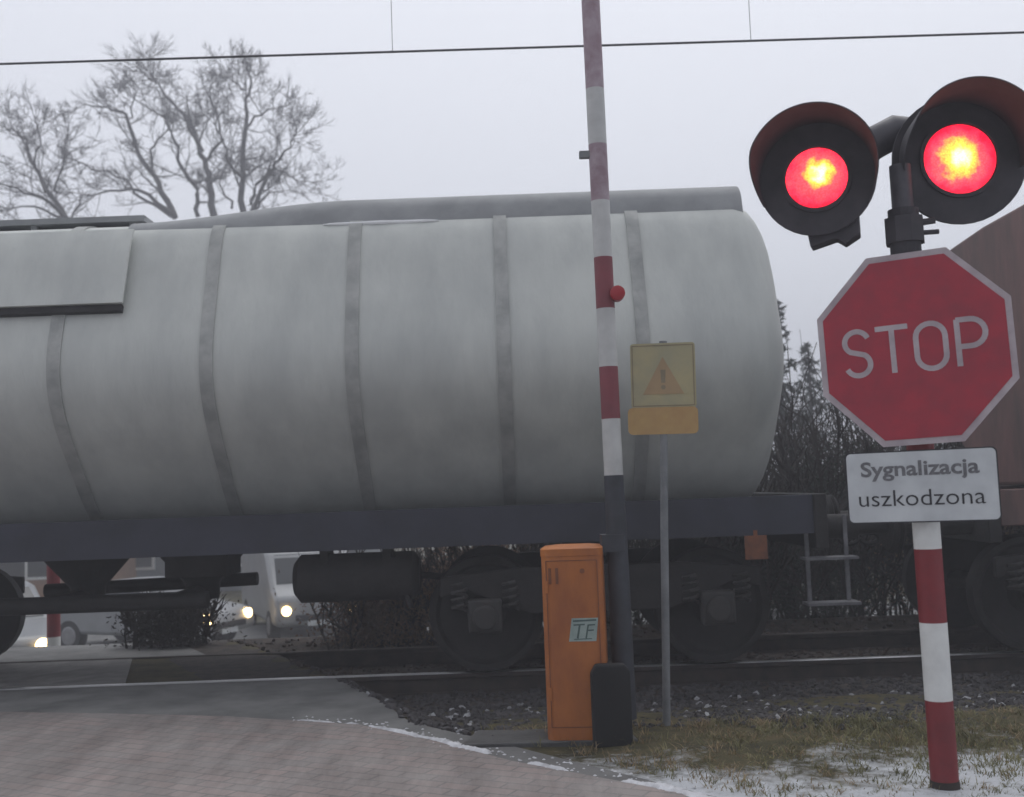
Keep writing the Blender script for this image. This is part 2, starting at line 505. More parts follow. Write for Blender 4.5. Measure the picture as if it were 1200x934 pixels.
def paver_mat():
    m = bpy.data.materials.new('brick_paving')
    n, l = nodes(m)
    b = n['Principled BSDF']
    b.inputs['Roughness'].default_value = .8
    tc = n.new('ShaderNodeTexCoord')
    mp = n.new('ShaderNodeMapping')
    mp.inputs['Rotation'].default_value = (0, 0, R(28))
    l.new(tc.outputs['Object'], mp.inputs['Vector'])
    bk = n.new('ShaderNodeTexBrick')
    bk.inputs['Scale'].default_value = 1
    bk.inputs['Brick Width'].default_value = .20
    bk.inputs['Row Height'].default_value = .10
    bk.inputs['Mortar Size'].default_value = .007
    bk.inputs['Mortar Smooth'].default_value = .3
    bk.inputs['Color1'].default_value = (.315, .262, .245, 1)
    bk.inputs['Color2'].default_value = (.262, .238, .226, 1)
    bk.inputs['Mortar'].default_value = (.20, .187, .18, 1)
    bk.inputs['Bias'].default_value = -.1
    l.new(mp.outputs['Vector'], bk.inputs['Vector'])
    nz = n.new('ShaderNodeTexNoise')
    nz.inputs['Scale'].default_value = 1.6
    nz.inputs['Detail'].default_value = 10
    nz.inputs['Roughness'].default_value = .7
    mp2 = n.new('ShaderNodeMapping')
    mp2.inputs['Rotation'].default_value = (0, 0, R(28))
    mp2.inputs['Scale'].default_value = (.8, 2.2, 1)
    l.new(tc.outputs['Object'], mp2.inputs['Vector'])
    l.new(mp2.outputs['Vector'], nz.inputs['Vector'])
    rp = n.new('ShaderNodeValToRGB')
    rp.color_ramp.elements[0].position = .44
    rp.color_ramp.elements[0].color = (0, 0, 0, 1)
    rp.color_ramp.elements[1].position = .72
    rp.color_ramp.elements[1].color = (.8, .8, .8, 1)
    l.new(nz.outputs['Fac'], rp.inputs['Fac'])
    mx = n.new('ShaderNodeMix')
    mx.data_type = 'RGBA'
    l.new(rp.outputs['Color'], mx.inputs['Factor'])
    l.new(bk.outputs['Color'], mx.inputs['A'])
    mx.inputs['B'].default_value = (.30, .285, .275, 1)
    n3 = n.new('ShaderNodeTexNoise')
    n3.inputs['Scale'].default_value = .9
    n3.inputs['Detail'].default_value = 12
    n3.inputs['Roughness'].default_value = .75
    mp3 = n.new('ShaderNodeMapping')
    mp3.inputs['Rotation'].default_value = (0, 0, R(-31))
    mp3.inputs['Scale'].default_value = (2.6, .5, 1)
    l.new(tc.outputs['Object'], mp3.inputs['Vector'])
    l.new(mp3.outputs['Vector'], n3.inputs['Vector'])
    r3 = n.new('ShaderNodeValToRGB')
    r3.color_ramp.elements[0].position = .36
    r3.color_ramp.elements[0].color = (.56, .55, .55, 1)
    r3.color_ramp.elements[1].position = .60
    r3.color_ramp.elements[1].color = (1, 1, 1, 1)
    l.new(n3.outputs['Fac'], r3.inputs['Fac'])
    m3 = n.new('ShaderNodeMix')
    m3.data_type = 'RGBA'
    m3.blend_type = 'MULTIPLY'
    m3.inputs['Factor'].default_value = 1
    l.new(mx.outputs['Result'], m3.inputs['A'])
    l.new(r3.outputs['Color'], m3.inputs['B'])
    l.new(m3.outputs['Result'], b.inputs['Base Color'])
    bp = n.new('ShaderNodeBump')
    bp.inputs['Strength'].default_value = .4
    bp.inputs['Distance'].default_value = .007
    bp.invert = True
    l.new(bk.outputs['Fac'], bp.inputs['Height'])
    l.new(bp.outputs['Normal'], b.inputs['Normal'])
    return m
p = MB()
poly = [(e.x, e.y) for e in EDGE] + [(-13, EDGE[-1].y), (-13, -8), (7, -8), (2.6, 1.5), (1.5, 3.6)]
p.add([(x, y, .011) for x, y in poly], [tuple(range(len(poly)))])
po = p.build('pavement', paver_mat(), fix=False)
if po.data.polygons[0].normal.z < 0:
    po.data.flip_normals()
kind(po, 'structure')

# snow swept against the edge of the paving
sn = MB()
acc = []
for a, b in zip(EDGE, EDGE[1:6]):
    L = (b - a).length
    k = int(L / .012)
    for i in range(k):
        acc.append(a.lerp(b, i / k))
acc = [Vector((1.5, 4.1, 0)).lerp(EDGE[0], i / 60) for i in range(60)] + acc
run = []
def flush():
    global run
    if len(run) > 4:
        k_ = len(run)
        pts_, vs_s = run, []
        for i_, (q_, w_, h_) in enumerate(pts_):
            d_ = (pts_[min(i_ + 1, k_ - 1)][0] - pts_[max(i_ - 1, 0)][0]).normalized()
            nn_ = Vector((-d_.y, d_.x, 0))
            tp_ = min(1.0, i_ / 4, (k_ - 1 - i_) / 4)
            for e_, hh_ in ((-1.0, .0), (-.55, .75), (0, 1.0), (.5, .7), (1.0, .0)):
                p_ = q_ + nn_ * e_ * w_ * tp_ * random.uniform(.8, 1.15)
                vs_s.append((p_.x, p_.y, .0085 + h_ * hh_ * tp_ * random.uniform(.75, 1.2)))
        sn.add(vs_s, [(i_ * 5 + j_, i_ * 5 + j_ + 1, i_ * 5 + 6 + j_, i_ * 5 + 5 + j_) for i_ in range(k_ - 1) for j_ in range(4)])
    run = []
for i, q in enumerate(acc):
    w = .55 + .35 * math.sin(i * .031 + 1) + .25 * math.sin(i * .11) + .15 * math.sin(i * .37)
    far = max(.35, min(1.0, (8.0 - q.y) / 2.2))
    if w < .28:
        flush()
        continue
    run.append((Vector((q.x + .02 + .012 * math.sin(i * .19) + random.gauss(0, .004), q.y + .012 + random.gauss(0, .004), 0)), (.012 + .034 * w * random.uniform(.7, 1.2)) * far, .006 + .014 * w * far))
flush()
for _ in range(220):      # crumbs blown further out over the asphalt
    q = random.choice(acc)
    rr = random.uniform(.003, .008)
    cx, cy = q.x + random.gauss(.05, .06), q.y + random.gauss(.04, .05)
    ring = [(cx + rr * 1.6 * math.cos(t * 1.257), cy + rr * 1.6 * math.sin(t * 1.257), .008) for t in range(5)]
    sn.add(ring + [(cx, cy, .010 + rr * .6)], [(t, (t + 1) % 5, 5) for t in range(5)])
o = sn.build('snow', M['snow'], smooth=True, fix=False)
kind(o, 'stuff')
tag(o, 'broken ridge of snow along the curved edge of the brick paving', 'snow')

# ------------------------------------------------------------------ ballast
tb = MB()
bx_ = [-5.5 + .25 * i for i in range(140)]
by_ = [6.95 + .13 * i for i in range(40)]
vs = [(max(x, road_right(y) - (.0 if y < YN else 1.0)) if x < 0 else x, y, terrain(x, y) + .004) for y in by_ for x in bx_]
nb_ = len(bx_)
vs = [(x, y, terrain(x, y) + .004) for x, y, z in vs]
tb.add(vs, [(j * nb_ + i, j * nb_ + i + 1, (j + 1) * nb_ + i + 1, (j + 1) * nb_ + i) for j in range(len(by_) - 1) for i in range(nb_ - 1) if (Vector(vs[j * nb_ + i + 1]) - Vector(vs[j * nb_ + i])).length > 1e-4])
kind(tb.build('track_bed', mat('cinder_bed', (.065, .05, .04), .95, c2=(.022, .018, .016), scale=9, bump=.8, bscale=40), fix=False), 'structure')
ico_v = []
t = (1 + 5 ** .5) / 2
for a, b in ((-1, t), (1, t), (-1, -t), (1, -t)):
    ico_v += [Vector((a, b, 0)), Vector((0, a, b)), Vector((b, 0, a))]
bmi = bmesh.new()
bmesh.ops.create_icosphere(bmi, subdivisions=1, radius=1)
IV = [v.co.copy() for v in bmi.verts]
IF = [tuple(v.index for v in f.verts) for f in bmi.faces]
bmi.free()
def rock(mb, c, s):
    q = Matrix.Rotation(random.uniform(0, 6.28), 3, Vector((random.gauss(0, 1), random.gauss(0, 1), random.gauss(0, 1))).normalized())
    d = Vector((random.uniform(.7, 1.3), random.uniform(.6, 1.1), random.uniform(.45, .8)))
    mb.add([Vector(c) + q @ Vector((v.x * d.x, v.y * d.y, v.z * d.z)) * s * random.uniform(.8, 1.15) for v in IV], IF)
bl = MB()
for _ in range(15000):
    y = random.uniform(6.45, 9.0) if random.random() < .72 else random.uniform(9.0, 11.7)
    x = random.uniform(road_right(y) - .02, 7.5)
    if abs(y - YN) < .1 or abs(y - YF) < .1 or (y < 7.1 and random.random() > (y - 6.5 - .15 * math.sin(x * 2.2)) / .5):
        continue
    bl.cur = (2 if y > YN and random.random() < .85 else 0)
    if random.random() < .05 and y < 8.4:
        bl.cur = 1
    s = random.uniform(.014, .034)
    rock(bl, (x, y, terrain(x, y) + s * .25), s)
o = bl.build('ballast', [M['stone'], M['stone_frost'], M['stone_brown']], fix=False)
kind(o, 'stuff')
tag(o, 'dark crushed stone ballast with frosty specks along the track', 'ballast')

# ------------------------------------------------------------------ grass
gr = MB()
def blade(x, y, h, lean):
    z = terrain(x, y) + .004
    a = random.uniform(0, 6.28)
    w = random.uniform(.0015, .0035)
    dx, dy = math.cos(a), math.sin(a)
    lx, ly = random.gauss(0, lean) * h, random.gauss(0, lean) * h
    gr.add([(x - dx * w, y - dy * w, z), (x + dx * w, y + dy * w, z), (x + lx * .4 + dx * w * .7, y + ly * .4 + dy * w * .7, z + h * .6), (x + lx * .4 - dx * w * .7, y + ly * .4 - dy * w * .7, z + h * .6), (x + lx, y + ly, z + h * .85)], [(0, 1, 2, 3), (3, 2, 4)])
nt = 0
while nt < 3400:
    y = random.uniform(3.6, 6.85)
    x = random.uniform(-.4, 5.2)
    if x < road_right(y) + .12:
        continue
    edge = sstep((y - 5.2) / 1.1)                       # longer against the ballast
    if random.random() > .42 + .58 * edge:
        continue
    if x < 1.0 and y > 6.0 and random.random() < .75:    # bare earth round the barrier
        continue
    nt += 1
    gr.cur = 1 if random.random() < .35 + .25 * math.sin(x * 2.3) else 0
    hh = random.uniform(.018, .05) * (1 + .9 * edge * random.random())
    for _ in range(random.randint(6, 12)):
        blade(x + random.gauss(0, .022), y + random.gauss(0, .022), hh * random.uniform(.5, 1.2), .7)
o = gr.build('grass', [M['grass'], M['grass_dry']], fix=False)
kind(o, 'stuff')
tag(o, 'thin yellowed winter grass on the snow dusted verge', 'grass')

# ------------------------------------------------------------------ rails
def rail(y, name_label, worn=True):
    m = MB()
    x0, x1 = -30, 30
    m.prism([(y - .07, -.165), (y + .07, -.165), (y + .07, -.15), (y + .012, -.135), (y + .012, -.035), (y + .034, -.028), (y + .034, .004), (y - .034, .004), (y - .034, -.028), (y - .012, -.035), (y - .012, -.135), (y - .07, -.15)], 0, x0, x1)
    m.cur = 1
    m.prism([(y - .033, .0045), (y + .033, .0045), (y + .026, .013), (y - .026, .013)], 0, x0, x1)
    tag(m.build('rail', [M['rail_side'], M['rail_top'] if worn else M['rail_side']]), name_label, 'rail', 'rails of the track')
rail(YN, 'near rail with a bright worn head, running in front of the wagon wheels')
rail(YF, 'far rail, mostly hidden under the wagons', False)

# ------------------------------------------------------------------ wagons
def bogie(root, xc, yc=YT):
    for_b = MB()
    for s in (-1, 1):
        y = yc + s * 1.0
        # side frame: cranked plate over the axle boxes
        for_b.prism([(xc - 1.25, .62), (xc - 1.05, .68), (xc - .55, .48), (xc + .55, .48), (xc + 1.05, .68), (xc + 1.25, .62), (xc + 1.25, .78), (xc + .6, .84), (xc - .6, .84), (xc - 1.25, .78)], 1, y - .03, y + .03)
    for_b.box((xc, yc, .72), (.42, 2.0, .26))
    for_b.box((xc, yc, .93), (.5, .5, .2))
    b = for_b.build('bogie', M['under'], root, bevel=.01)
    for dx in (-.9, .9):
        w = MB()
        for s in (-1, 1):
            yy = yc + s * .75
            cx = xc + dx
            prof = [(0.0, .46), (.03, .46), (.10, .455), (.13, .452), (.13, .40), (.085, .37), (.075, .16), (.10, .13), (.13, .1)]
            k = 40
            vs = []
            for (d, rr) in prof:
                for j in range(k):
                    q = 2 * math.pi * j / k
                    vs.append((cx + rr * math.cos(q), yy + s * (d - .065), .013 + .46 + rr * math.sin(q)))
            fs = [(i * k + j, i * k + (j + 1) % k, (i + 1) * k + (j + 1) % k, (i + 1) * k + j) for i in range(len(prof) - 1) for j in range(k)]
            fs.append(tuple(range(k)))
            fs.append(tuple((len(prof) - 1) * k + j for j in range(k)))
            w.add(vs, fs)
        w.tube([(xc + dx, yc - .95, .473), (xc + dx, yc + .95, .473)], .075, 14)
        w.build('wheelset', M['wheel'], b, smooth=True)
        for s in (-1, 1):
            a = MB()
            y = yc + s * 1.05
            a.box((xc + dx, y, .48), (.26, .14, .26))
            a.tube([(xc + dx, y + s * .07, .473), (xc + dx, y + s * .12, .473)], .10, 20)
            a.build('axle_box', M['axlebox'], b, bevel=.02)
            for e in (-.2, .2):
                sp = MB()
                pts = [(xc + dx + e + .06 * math.cos(i * .9), yc + s * 1.03 + .06 * math.sin(i * .9), .52 + i * .008) for i in range(28)]
                sp.tube(pts, .014, 6)
                sp.build('spring', M['axlebox'], b)
def buffers(root, x, s):
    for dy in (-.875, .875):
        m = MB()
        m.tube([(x, YT + dy, 1.06), (x + s * .32, YT + dy, 1.06)], .10, 18)
        m.tube([(x + s * .32, YT + dy, 1.06), (x + s * .56, YT + dy, 1.06)], .07, 18)
        m.tube([(x + s * .56, YT + dy, 1.06), (x + s * .59, YT + dy, 1.06), (x + s * .61, YT + dy, 1.06)], [.2, .23, .2], 28)
        m.build('buffer', M['under'], root, smooth=True)
    m = MB()
    m.box((x + s * .12, YT, 1.0), (.24, .12, .16))
    for k in range(3):
        pts = [(x + s * (.22 + k * .15) + .085 * math.cos(a * .5236), YT + (.045 * math.sin(a * .5236) if k % 2 else 0), .97 - k * .03 + (0 if k % 2 else .045 * math.sin(a * .5236))) for a in range(13)]
        m.tube(pts, .02, 6, cap=False)
    m.build('coupling', M['under'], root)

XEND = W(840, 300, YT).x             # where the straight shell ends on the right
CZ, RT = 2.52, 1.32
XL = -7.0
tw = thing('tank_wagon', 'long grey tank wagon with ribbed shell passing behind the barrier', 'railway wagon', (-2.5, YT, 0), 'wagons of the passing goods train')
# shell: pear-shaped section (upright flanks drawn in to a narrow belly), ends bulged outwards
half = [(0, 3.80), (.35, 3.79), (.62, 3.755), (.82, 3.65), (.95, 3.44), (1.06, 3.15), (1.165, 2.88), (1.24, 2.64), (1.255, 2.44), (1.205, 2.24), (1.06, 2.01), (.84, 1.77), (.61, 1.53), (.41, 1.355), (.22, 1.25), (0, 1.22)]
def spline(p, n):
    out = []
    q = [(-p[1][0], p[1][1])] + p + [(-p[-2][0], p[-2][1])]
    for i in range(1, len(q) - 2):
        for k_ in range(n):
            t = k_ / n
            c_ = []
            for d_ in (0, 1):
                p0, p1, p2, p3 = q[i - 1][d_], q[i][d_], q[i + 1][d_], q[i + 2][d_]
                c_.append(.5 * (2 * p1 + (p2 - p0) * t + (2 * p0 - 5 * p1 + 4 * p2 - p3) * t * t + (3 * p1 - p0 - 3 * p2 + p3) * t ** 3))
            out.append(tuple(c_))
    return out + [p[-1]]
HALF = spline(half, 5)                       # crown to belly on one side
near = [(-a_, b_) for a_, b_ in HALF]        # towards the camera
LOOP = near + HALF[-2:0:-1]                  # closed loop: crown, near flank, belly, far flank
NL = len(LOOP)
def nrm(i, loop=None, closed=True):
    lp_ = loop or LOOP
    n_ = len(lp_)
    a_ = lp_[(i - 1) % n_] if closed else lp_[max(i - 1, 0)]
    b_ = lp_[(i + 1) % n_] if closed else lp_[min(i + 1, n_ - 1)]
    t = Vector((b_[0] - a_[0], b_[1] - a_[1])).normalized()
    return Vector((-t.y, t.x)) * -1
def crown_z(y):
    y = abs(y)
    for (a_, b_), (c_, d_) in zip(HALF, HALF[1:]):
        if a_ <= y <= c_:
            return b_ + (d_ - b_) * (y - a_) / max(1e-6, c_ - a_)
    return 2.5
CEN = (0, 2.5)
ends = [(.002, .47)] + [(math.sin(R(9 * i)) ** .85, .43 * math.cos(R(9 * i))) for i in range(1, 10)]
stations = [(XL - d_, k_) for k_, d_ in ends] + [(XL + (XEND - XL) * i / 24, 1.0) for i in range(25)] + [(XEND + d_, k_) for k_, d_ in reversed(ends)]
m = MB()
vs = []
for x, k_ in stations:
    for a_, b_ in LOOP:
        vs.append((x, YT + a_ * k_, CEN[1] + (b_ - CEN[1]) * k_))
m.add(vs, [(i * NL + j, i * NL + (j + 1) % NL, (i + 1) * NL + (j + 1) % NL, (i + 1) * NL + j) for i in range(len(stations) - 1) for j in range(NL)])
shell = m.build('tank', M['tank'], tw, smooth=True)
sgn_n = 1 if nrm(30).x < 0 else -1           # outward on the near flank means -y
def band(x0, x1, i0, i1, d_in, d_out):
    """sheet following the section from loop index i0 to i1, offset outwards"""
    mb = MB()
    vs = []
    idx = list(range(i0, i1 + 1))
    for i in idx:
        p_ = LOOP[i % NL]
        q_ = nrm(i % NL) * sgn_n
        for x, d_ in ((x0, d_in), (x1, d_in), (x1, d_out), (x0, d_out)):
            vs.append((x, YT + p_[0] + q_.x * d_, p_[1] + q_.y * d_))
    k_ = len(idx) - 1
    fs = [(i * 4 + j, i * 4 + (j + 1) % 4, i * 4 + 4 + (j + 1) % 4, i * 4 + 4 + j) for i in range(k_) for j in range(4)]
    if i1 - i0 < NL:
        fs += [(0, 1, 2, 3), (k_ * 4 + 3, k_ * 4 + 2, k_ * 4 + 1, k_ * 4)]
    mb.add(vs, fs)
    return mb
ring_px = [60, 240, 412, 592, 757]
for px in ring_px + [-120, -300, -480]:
    x = W(px, 450, YT - 1.3).x
    band(x - .052, x + .052, 0, NL, -.01, .014).build('stiffener_ring', M['tank_ring'], shell, smooth=True)
# roof hood rising from the left and running to the end
xh0, xh1 = W(185, 262, YT).x, XEND + .08
hd = MB()
N = 40
vs = []
sec = 41
for i in range(N + 1):
    x = xh0 + (xh1 - xh0) * i / N
    hgt = .025 + .135 * sstep((x - xh0) / 1.8)
    for j in range(sec):
        t = -1 + 2 * j / (sec - 1)
        y = .80 * t
        base = crown_z(y)
        z = base + hgt * (1 - abs(t) ** 10) ** .5 if abs(t) < 1 else base - .01
        vs.append((x, YT + y, z))
    for j in range(sec):
        y = .80 * (1 - 2 * j / (sec - 1))
        vs.append((x, YT + y, crown_z(y) - .05))
q = sec * 2
fs = [(i * q + j, i * q + (j + 1) % q, (i + 1) * q + (j + 1) % q, (i + 1) * q + j) for i in range(N) for j in range(q)]
fs += [tuple(range(q)), tuple(N * q + j for j in range(q))]
hd.add(vs, fs)
hood = hd.build('roof_hood', M['hood'], tw, smooth=True)
sm = MB()
xa, xb = W(378, 250, YT - .8).x, W(515, 248, YT - .8).x
pts = [(xa + (xb - xa) * i / 16, YT - .815 - .006 * math.sin(i), crown_z(.82) + .012) for i in range(17)]
sm.tube(pts, [.004 + .014 * math.sin(math.pi * i / 16) ** .5 for i in range(17)], 8)
sm.build('snow_strip', mat('roof_snow', (.86, .87, .88), .9, c2=(.78, .79, .80)), hood, smooth=True)
# roof walkway
wk = MB()
x0, x1 = XL + .3, W(186, 256, YT).x
wk.box(((x0 + x1) / 2, YT, 3.885), (x1 - x0, .78, .05))
for i in range(6):
    x = x1 - .12 - i * .85
    wk.box((x, YT - .32, 3.825), (.05, .05, .09))
    wk.box((x, YT + .32, 3.825), (.05, .05, .09))
wk.tube([(x0, YT - .37, 3.895), (x1, YT - .37, 3.895)], .010, 8)
wk.build('walkway', M['hood'], tw)
for x in (W(20, 262, YT).x, W(128, 262, YT).x + .02, -5.6):
    hm = MB()
    hm.tube([(x, YT - .1, 3.74), (x, YT - .1, 3.815), (x, YT - .1, 3.835)], [.27, .27, .2], 24)
    hm.build('hatch', M['hood'], tw, smooth=True)
# curved side panel with a gap behind its lower edge
xp1 = W(140, 330, YT - 1.25).x
i_hi = min(range(len(near)), key=lambda i: abs(near[i][1] - 3.62))
i_lo = min(range(len(near)), key=lambda i: abs(near[i][1] - 2.98))
pn = band(xp1 - 2.6, xp1, i_hi, i_lo, .055, .075)
pnl = pn.build('side_panel', M['tank'], tw, smooth=True)
lp = band(xp1 - 2.6, xp1 - .01, i_lo, i_lo + 1, .005, .05)  # dark strip in the gap, painted shade below the panel edge
lp.build('panel_gap_shade', M['under'], pnl)
# frame
XR = XEND + .45
fm = MB()
xm, ln = (XL - .3 + XR) / 2, XR - XL + .3
fm.box((xm, YT, 1.165), (ln - .1, 2.1, .05))
for s in (-1, 1):
    for xx in (-5.3, -3.2, -1.3, .75):
        fm.prism([(YT + s * .15, 1.19), (YT + s * 1.05, 1.19), (YT + s * 1.05, 1.30), (YT + s * .55, 1.30), (YT + s * .32, 1.25), (YT + s * .15, 1.215)], 0, xx - .06, xx + .06)
fm.build('underframe', M['under'], tw)
for s in (-1, 1):
    m = MB()
    y = YT + s * 1.17
    m.prism([(y - .05, 1.03), (y + .05, 1.03), (y + .05, 1.05), (y - s * -.005, 1.05), (y - s * -.005, 1.30), (y + .05, 1.30), (y + .05, 1.325), (y - .05, 1.325)], 0, XL - .25, XR - .05)
    m.build('solebar', M['solebar'], tw)
for x in (XL - .3, XR):
    m = MB()
    m.box((x, YT, 1.12), (.1, 2.5, .42))
    m.build('headstock', M['under'], tw, bevel=.01)
buffers(tw, XR + .05, 1)
buffers(tw, XL - .35, -1)
xw1, xw2 = W(575, 735, YN).x, W(830, 735, YN).x
XB = (xw1 + xw2) / 2
bogie(tw, XB)
bogie(tw, -6.0)
# discharge pipework and brake gear slung under the frame
m = MB()
zp = 0.655
m.tube([(-4.35, YT - .75, zp), (-2.5, YT - .75, zp)], .07, 16)
m.build('discharge_pipe', M['under'], tw, smooth=True)
m = MB()
m.tube([(-4.35, YT + .55, zp + .02), (-2.4, YT + .55, zp + .06)], .06, 12)
m.build('discharge_pipe', M['under'], tw, smooth=True)
for x in (-3.75, -2.75):
    m = MB()
    m.tube([(x, YT, 1.26), (x, YT, 1.05), (x, YT, .74), (x, YT, .60)], [.48, .42, .15, .14], 24)
    m.tube([(x, YT, .66), (x, YT - .75, .66)], .065, 12)
    m.build('outlet_cone', M['under'], tw, smooth=True)
m = MB()
xc0, xc1 = W(345, 680, YT - .9).x, W(492, 680, YT - .9).x
m.tube([(xc0, YT - .85, .80), (xc0 + .05, YT - .85, .80), (xc1 - .05, YT - .85, .80), (xc1, YT - .85, .80)], [.13, .19, .19, .13], 24)
for xx in (xc0 + .25, xc1 - .25):
    m.box((xx, YT - .85, 1.03), (.06, .3, .3))
m.build('air_reservoir', M['under'], tw, smooth=True)
m = MB()
m.box((W(250, 660, YT).x, YT - .3, .97), (.5, .5, .3))
m.build('brake_cylinder', M['under'], tw)
m = MB()
m.tube([(-1.7, YT - .3, .86), (-.35, YT - .3, .70)], .03, 8)
m.build('brake_rod', M['under'], tw)
m = MB()
m.tube([(-1.0, YT - .95, 1.03), (-.85, YT - .95, .55)], .02, 6)
m.build('brake_lever', M['under'], tw)
# step irons, label plate at the right end
m = MB()
xs_ = W(976, 690, YT - 1.2).x
m.cur = 0
for z in (.84, .50):
    m.box((xs_ - .02, YT - 1.22, z), (.40, .18, .02))
for dx in (-.17, .13):
    m.box((xs_ + dx, YT - 1.16, .82), (.03, .02, .68))
m.build('step', M['step'], tw)
m = MB()
xo = W(886, 645, YT - 1.24).x
m.box((xo, YT - 1.245, .94), (.17, .012, .18))
m.box((xo, YT - 1.245, 1.04), (.03, .01, .06))
m.build('label_plate', M['orange_plate'], tw)

# following wagon: brown hopper
XW = W(1134, 330, YT + .9).x
XH = XR + 1.32                 # headstock; the body stands back behind an end platform
hw = thing('hopper_wagon', 'brown hopper wagon following the tank wagon, behind the stop sign', 'railway wagon', (XW + 4.2, YT, 0), 'wagons of the passing goods train')
m = MB()
X2 = XW + 8.6
for s in (0,):
    sec_p = [(-1.35, 1.75), (-1.38, 3.52), (-1.30, 3.66), (-.5, 3.74), (.5, 3.74), (1.30, 3.70), (1.38, 3.60), (1.35, 1.75), (.75, 1.32), (-.75, 1.32)]
    m.prism([(YT + a, b) for a, b in sec_p], 0, XW, X2)
bd = m.build('hopper_body', M['hopper'], hw, bevel=.03)
for i in range(8):
    x = XW + .1 + i * 1.2
    rb = MB()
    rb.prism([(YT - 1.352, 1.77), (YT - 1.378, 3.44), (YT - 1.44, 3.42), (YT - 1.42, 1.80)], 0, x - .04, x + .04)
    rb.build('rib', M['hopper'], bd)
m = MB()
m.box(((XH + X2) / 2, YT, 1.2), (X2 - XH - .1, 2.1, .05))
m.build('underframe', M['under'], hw)
for s in (-1, 1):
    m = MB()
    m.box(((XH + X2) / 2, YT + s * 1.17, 1.17), (X2 - XH - .12, .09, .28))
    m.build('solebar', M['hopper'], hw, bevel=.01)
for x in (XH, X2 - .05):
    m = MB()
    m.box((x, YT, 1.12), (.1, 2.5, .42))
    m.build('headstock', M['under'], hw, bevel=.01)
buffers(hw, XH - .05, -1)
buffers(hw, X2, 1)
xb2 = W(1205, 725, YN).x + .9
bogie(hw, xb2)
bogie(hw, X2 - 1.6)
m = MB()
for i in range(9):
    z = 1.45 + i * .26
    m.tube([(XW - .06, YT - 1.1, z), (XW - .06, YT - .7, z)], .013, 6)
for dy in (-1.1, -.7):
    m.tube([(XW - .06, YT + dy, 1.2), (XW - .06, YT + dy, 3.75)], .018, 8)
m.build('ladder', M['hopper'], hw)

# ------------------------------------------------------------------ overhead line
def wire(name, pts, rad, label):
    m = MB()
    m.tube(pts, rad, 8)
    return tag(m.build(name, M['wire'], smooth=True), label, 'overhead wire')
pa, pb = W(0, 75, YT), W(1200, 38, YT)
dxy = (pb - pa) / (pb.x - pa.x)
ow = thing('overhead_wire', 'thin overhead contact wire crossing the sky above the wagons', 'overhead wire', (0, YT, 5.2))
m = MB()
m.tube([pa + dxy * (x - pa.x) for x in (-60, -20, -8, 0, 8, 20, 60)], .011, 8)
m.build('contact_wire', M['wire'], ow, smooth=True)
m = MB()
def mess(x):
    return Vector((x, YT, 6.55 + .0009 * x * x))
m.tube([mess(x) for x in range(-30, 31, 3)], .011, 8)
m.build('messenger_wire', M['wire'], ow, smooth=True)
for px, py in ((460, 60), (880, 48), (-200, 80)):
    a = W(px, py, YT)
    m = MB()
    m.tube([pa + dxy * (a.x - pa.x), mess(a.x)], .0030, 6)
    m.build('dropper', M['wire'], ow)

# ------------------------------------------------------------------ stop post with signals
base = G(1108, 927)
topp = W(1059, 258, base.y + .02)
axis = (topp - base)
AL = axis.length
ax = axis.normalized()
def along(py):           # point on the post seen at image row py
    lo, hi = 0.0, AL * 1.1
    for _ in range(40):
        t = (lo + hi) / 2
        q = base + ax * t - CAM
        s = 467 - F * q.dot(up) / q.dot(fw)
        if s > py:
            lo = t
        else:
            hi = t
    return lo
YAW = R(19)
sp = thing('crossing_signal', 'red and white banded post carrying two lit red lamps and a stop sign', 'crossing signal', base)
pr = .062
bands = [(927, 820, 1), (820, 729, 0), (729, 643, 1), (643, 560, 0), (560, 470, 1), (470, 380, 0), (380, 300, 1)]
m = MB()
for i, (a, b, k) in enumerate(bands):
    ta = along(a) if i else -.25
    tb = along(b)
    m.cur = k
    m.tube([base + ax * ta, base + ax * tb], pr, 28, cap=(i in (0, len(bands) - 1)))
po = m.build('post', [M['white'], M['red']], sp, smooth=True)
m = MB()
m.tube([base - ax * .02, base + ax * .03, base + ax * .05], [.066, .066, .0635], 24)
m.build('foot_dirt', M['rail_side'], po, smooth=True)  # thin dark sleeve for the dirt round the post foot
# clamp and bracket above the sign
m = MB()
m.tube([base + ax * along(300), base + ax * along(246)], pr * 1.15, 24)
m.tube([base + ax * along(286), base + ax * along(256)], pr * 1.5, 8)
bx = base + ax * along(276)
m.tube([bx + Vector((.07, -.05, 0)), bx + Vector((.14, -.06, .0))], .012, 8)
m.tube([bx + Vector((.07, -.05, .05)), bx + Vector((.125, -.06, .055))], .016, 8)
m.build('clamp', M['head'], sp)
m = MB()
c0 = base + ax * along(255)
m.tube([c0, base + ax * along(160)], .05, 16)
pL, pR = W(985, 205, base.y + .22), W(1112, 185, base.y + .22)
m.tube([pL, W(1020, 170, base.y + .18), W(1048, 155, base.y + .16), W(1075, 158, base.y + .16), pR], [.06, .085, .085, .085, .07], 16)
m.build('bracket', M['bracket'], sp, smooth=True)
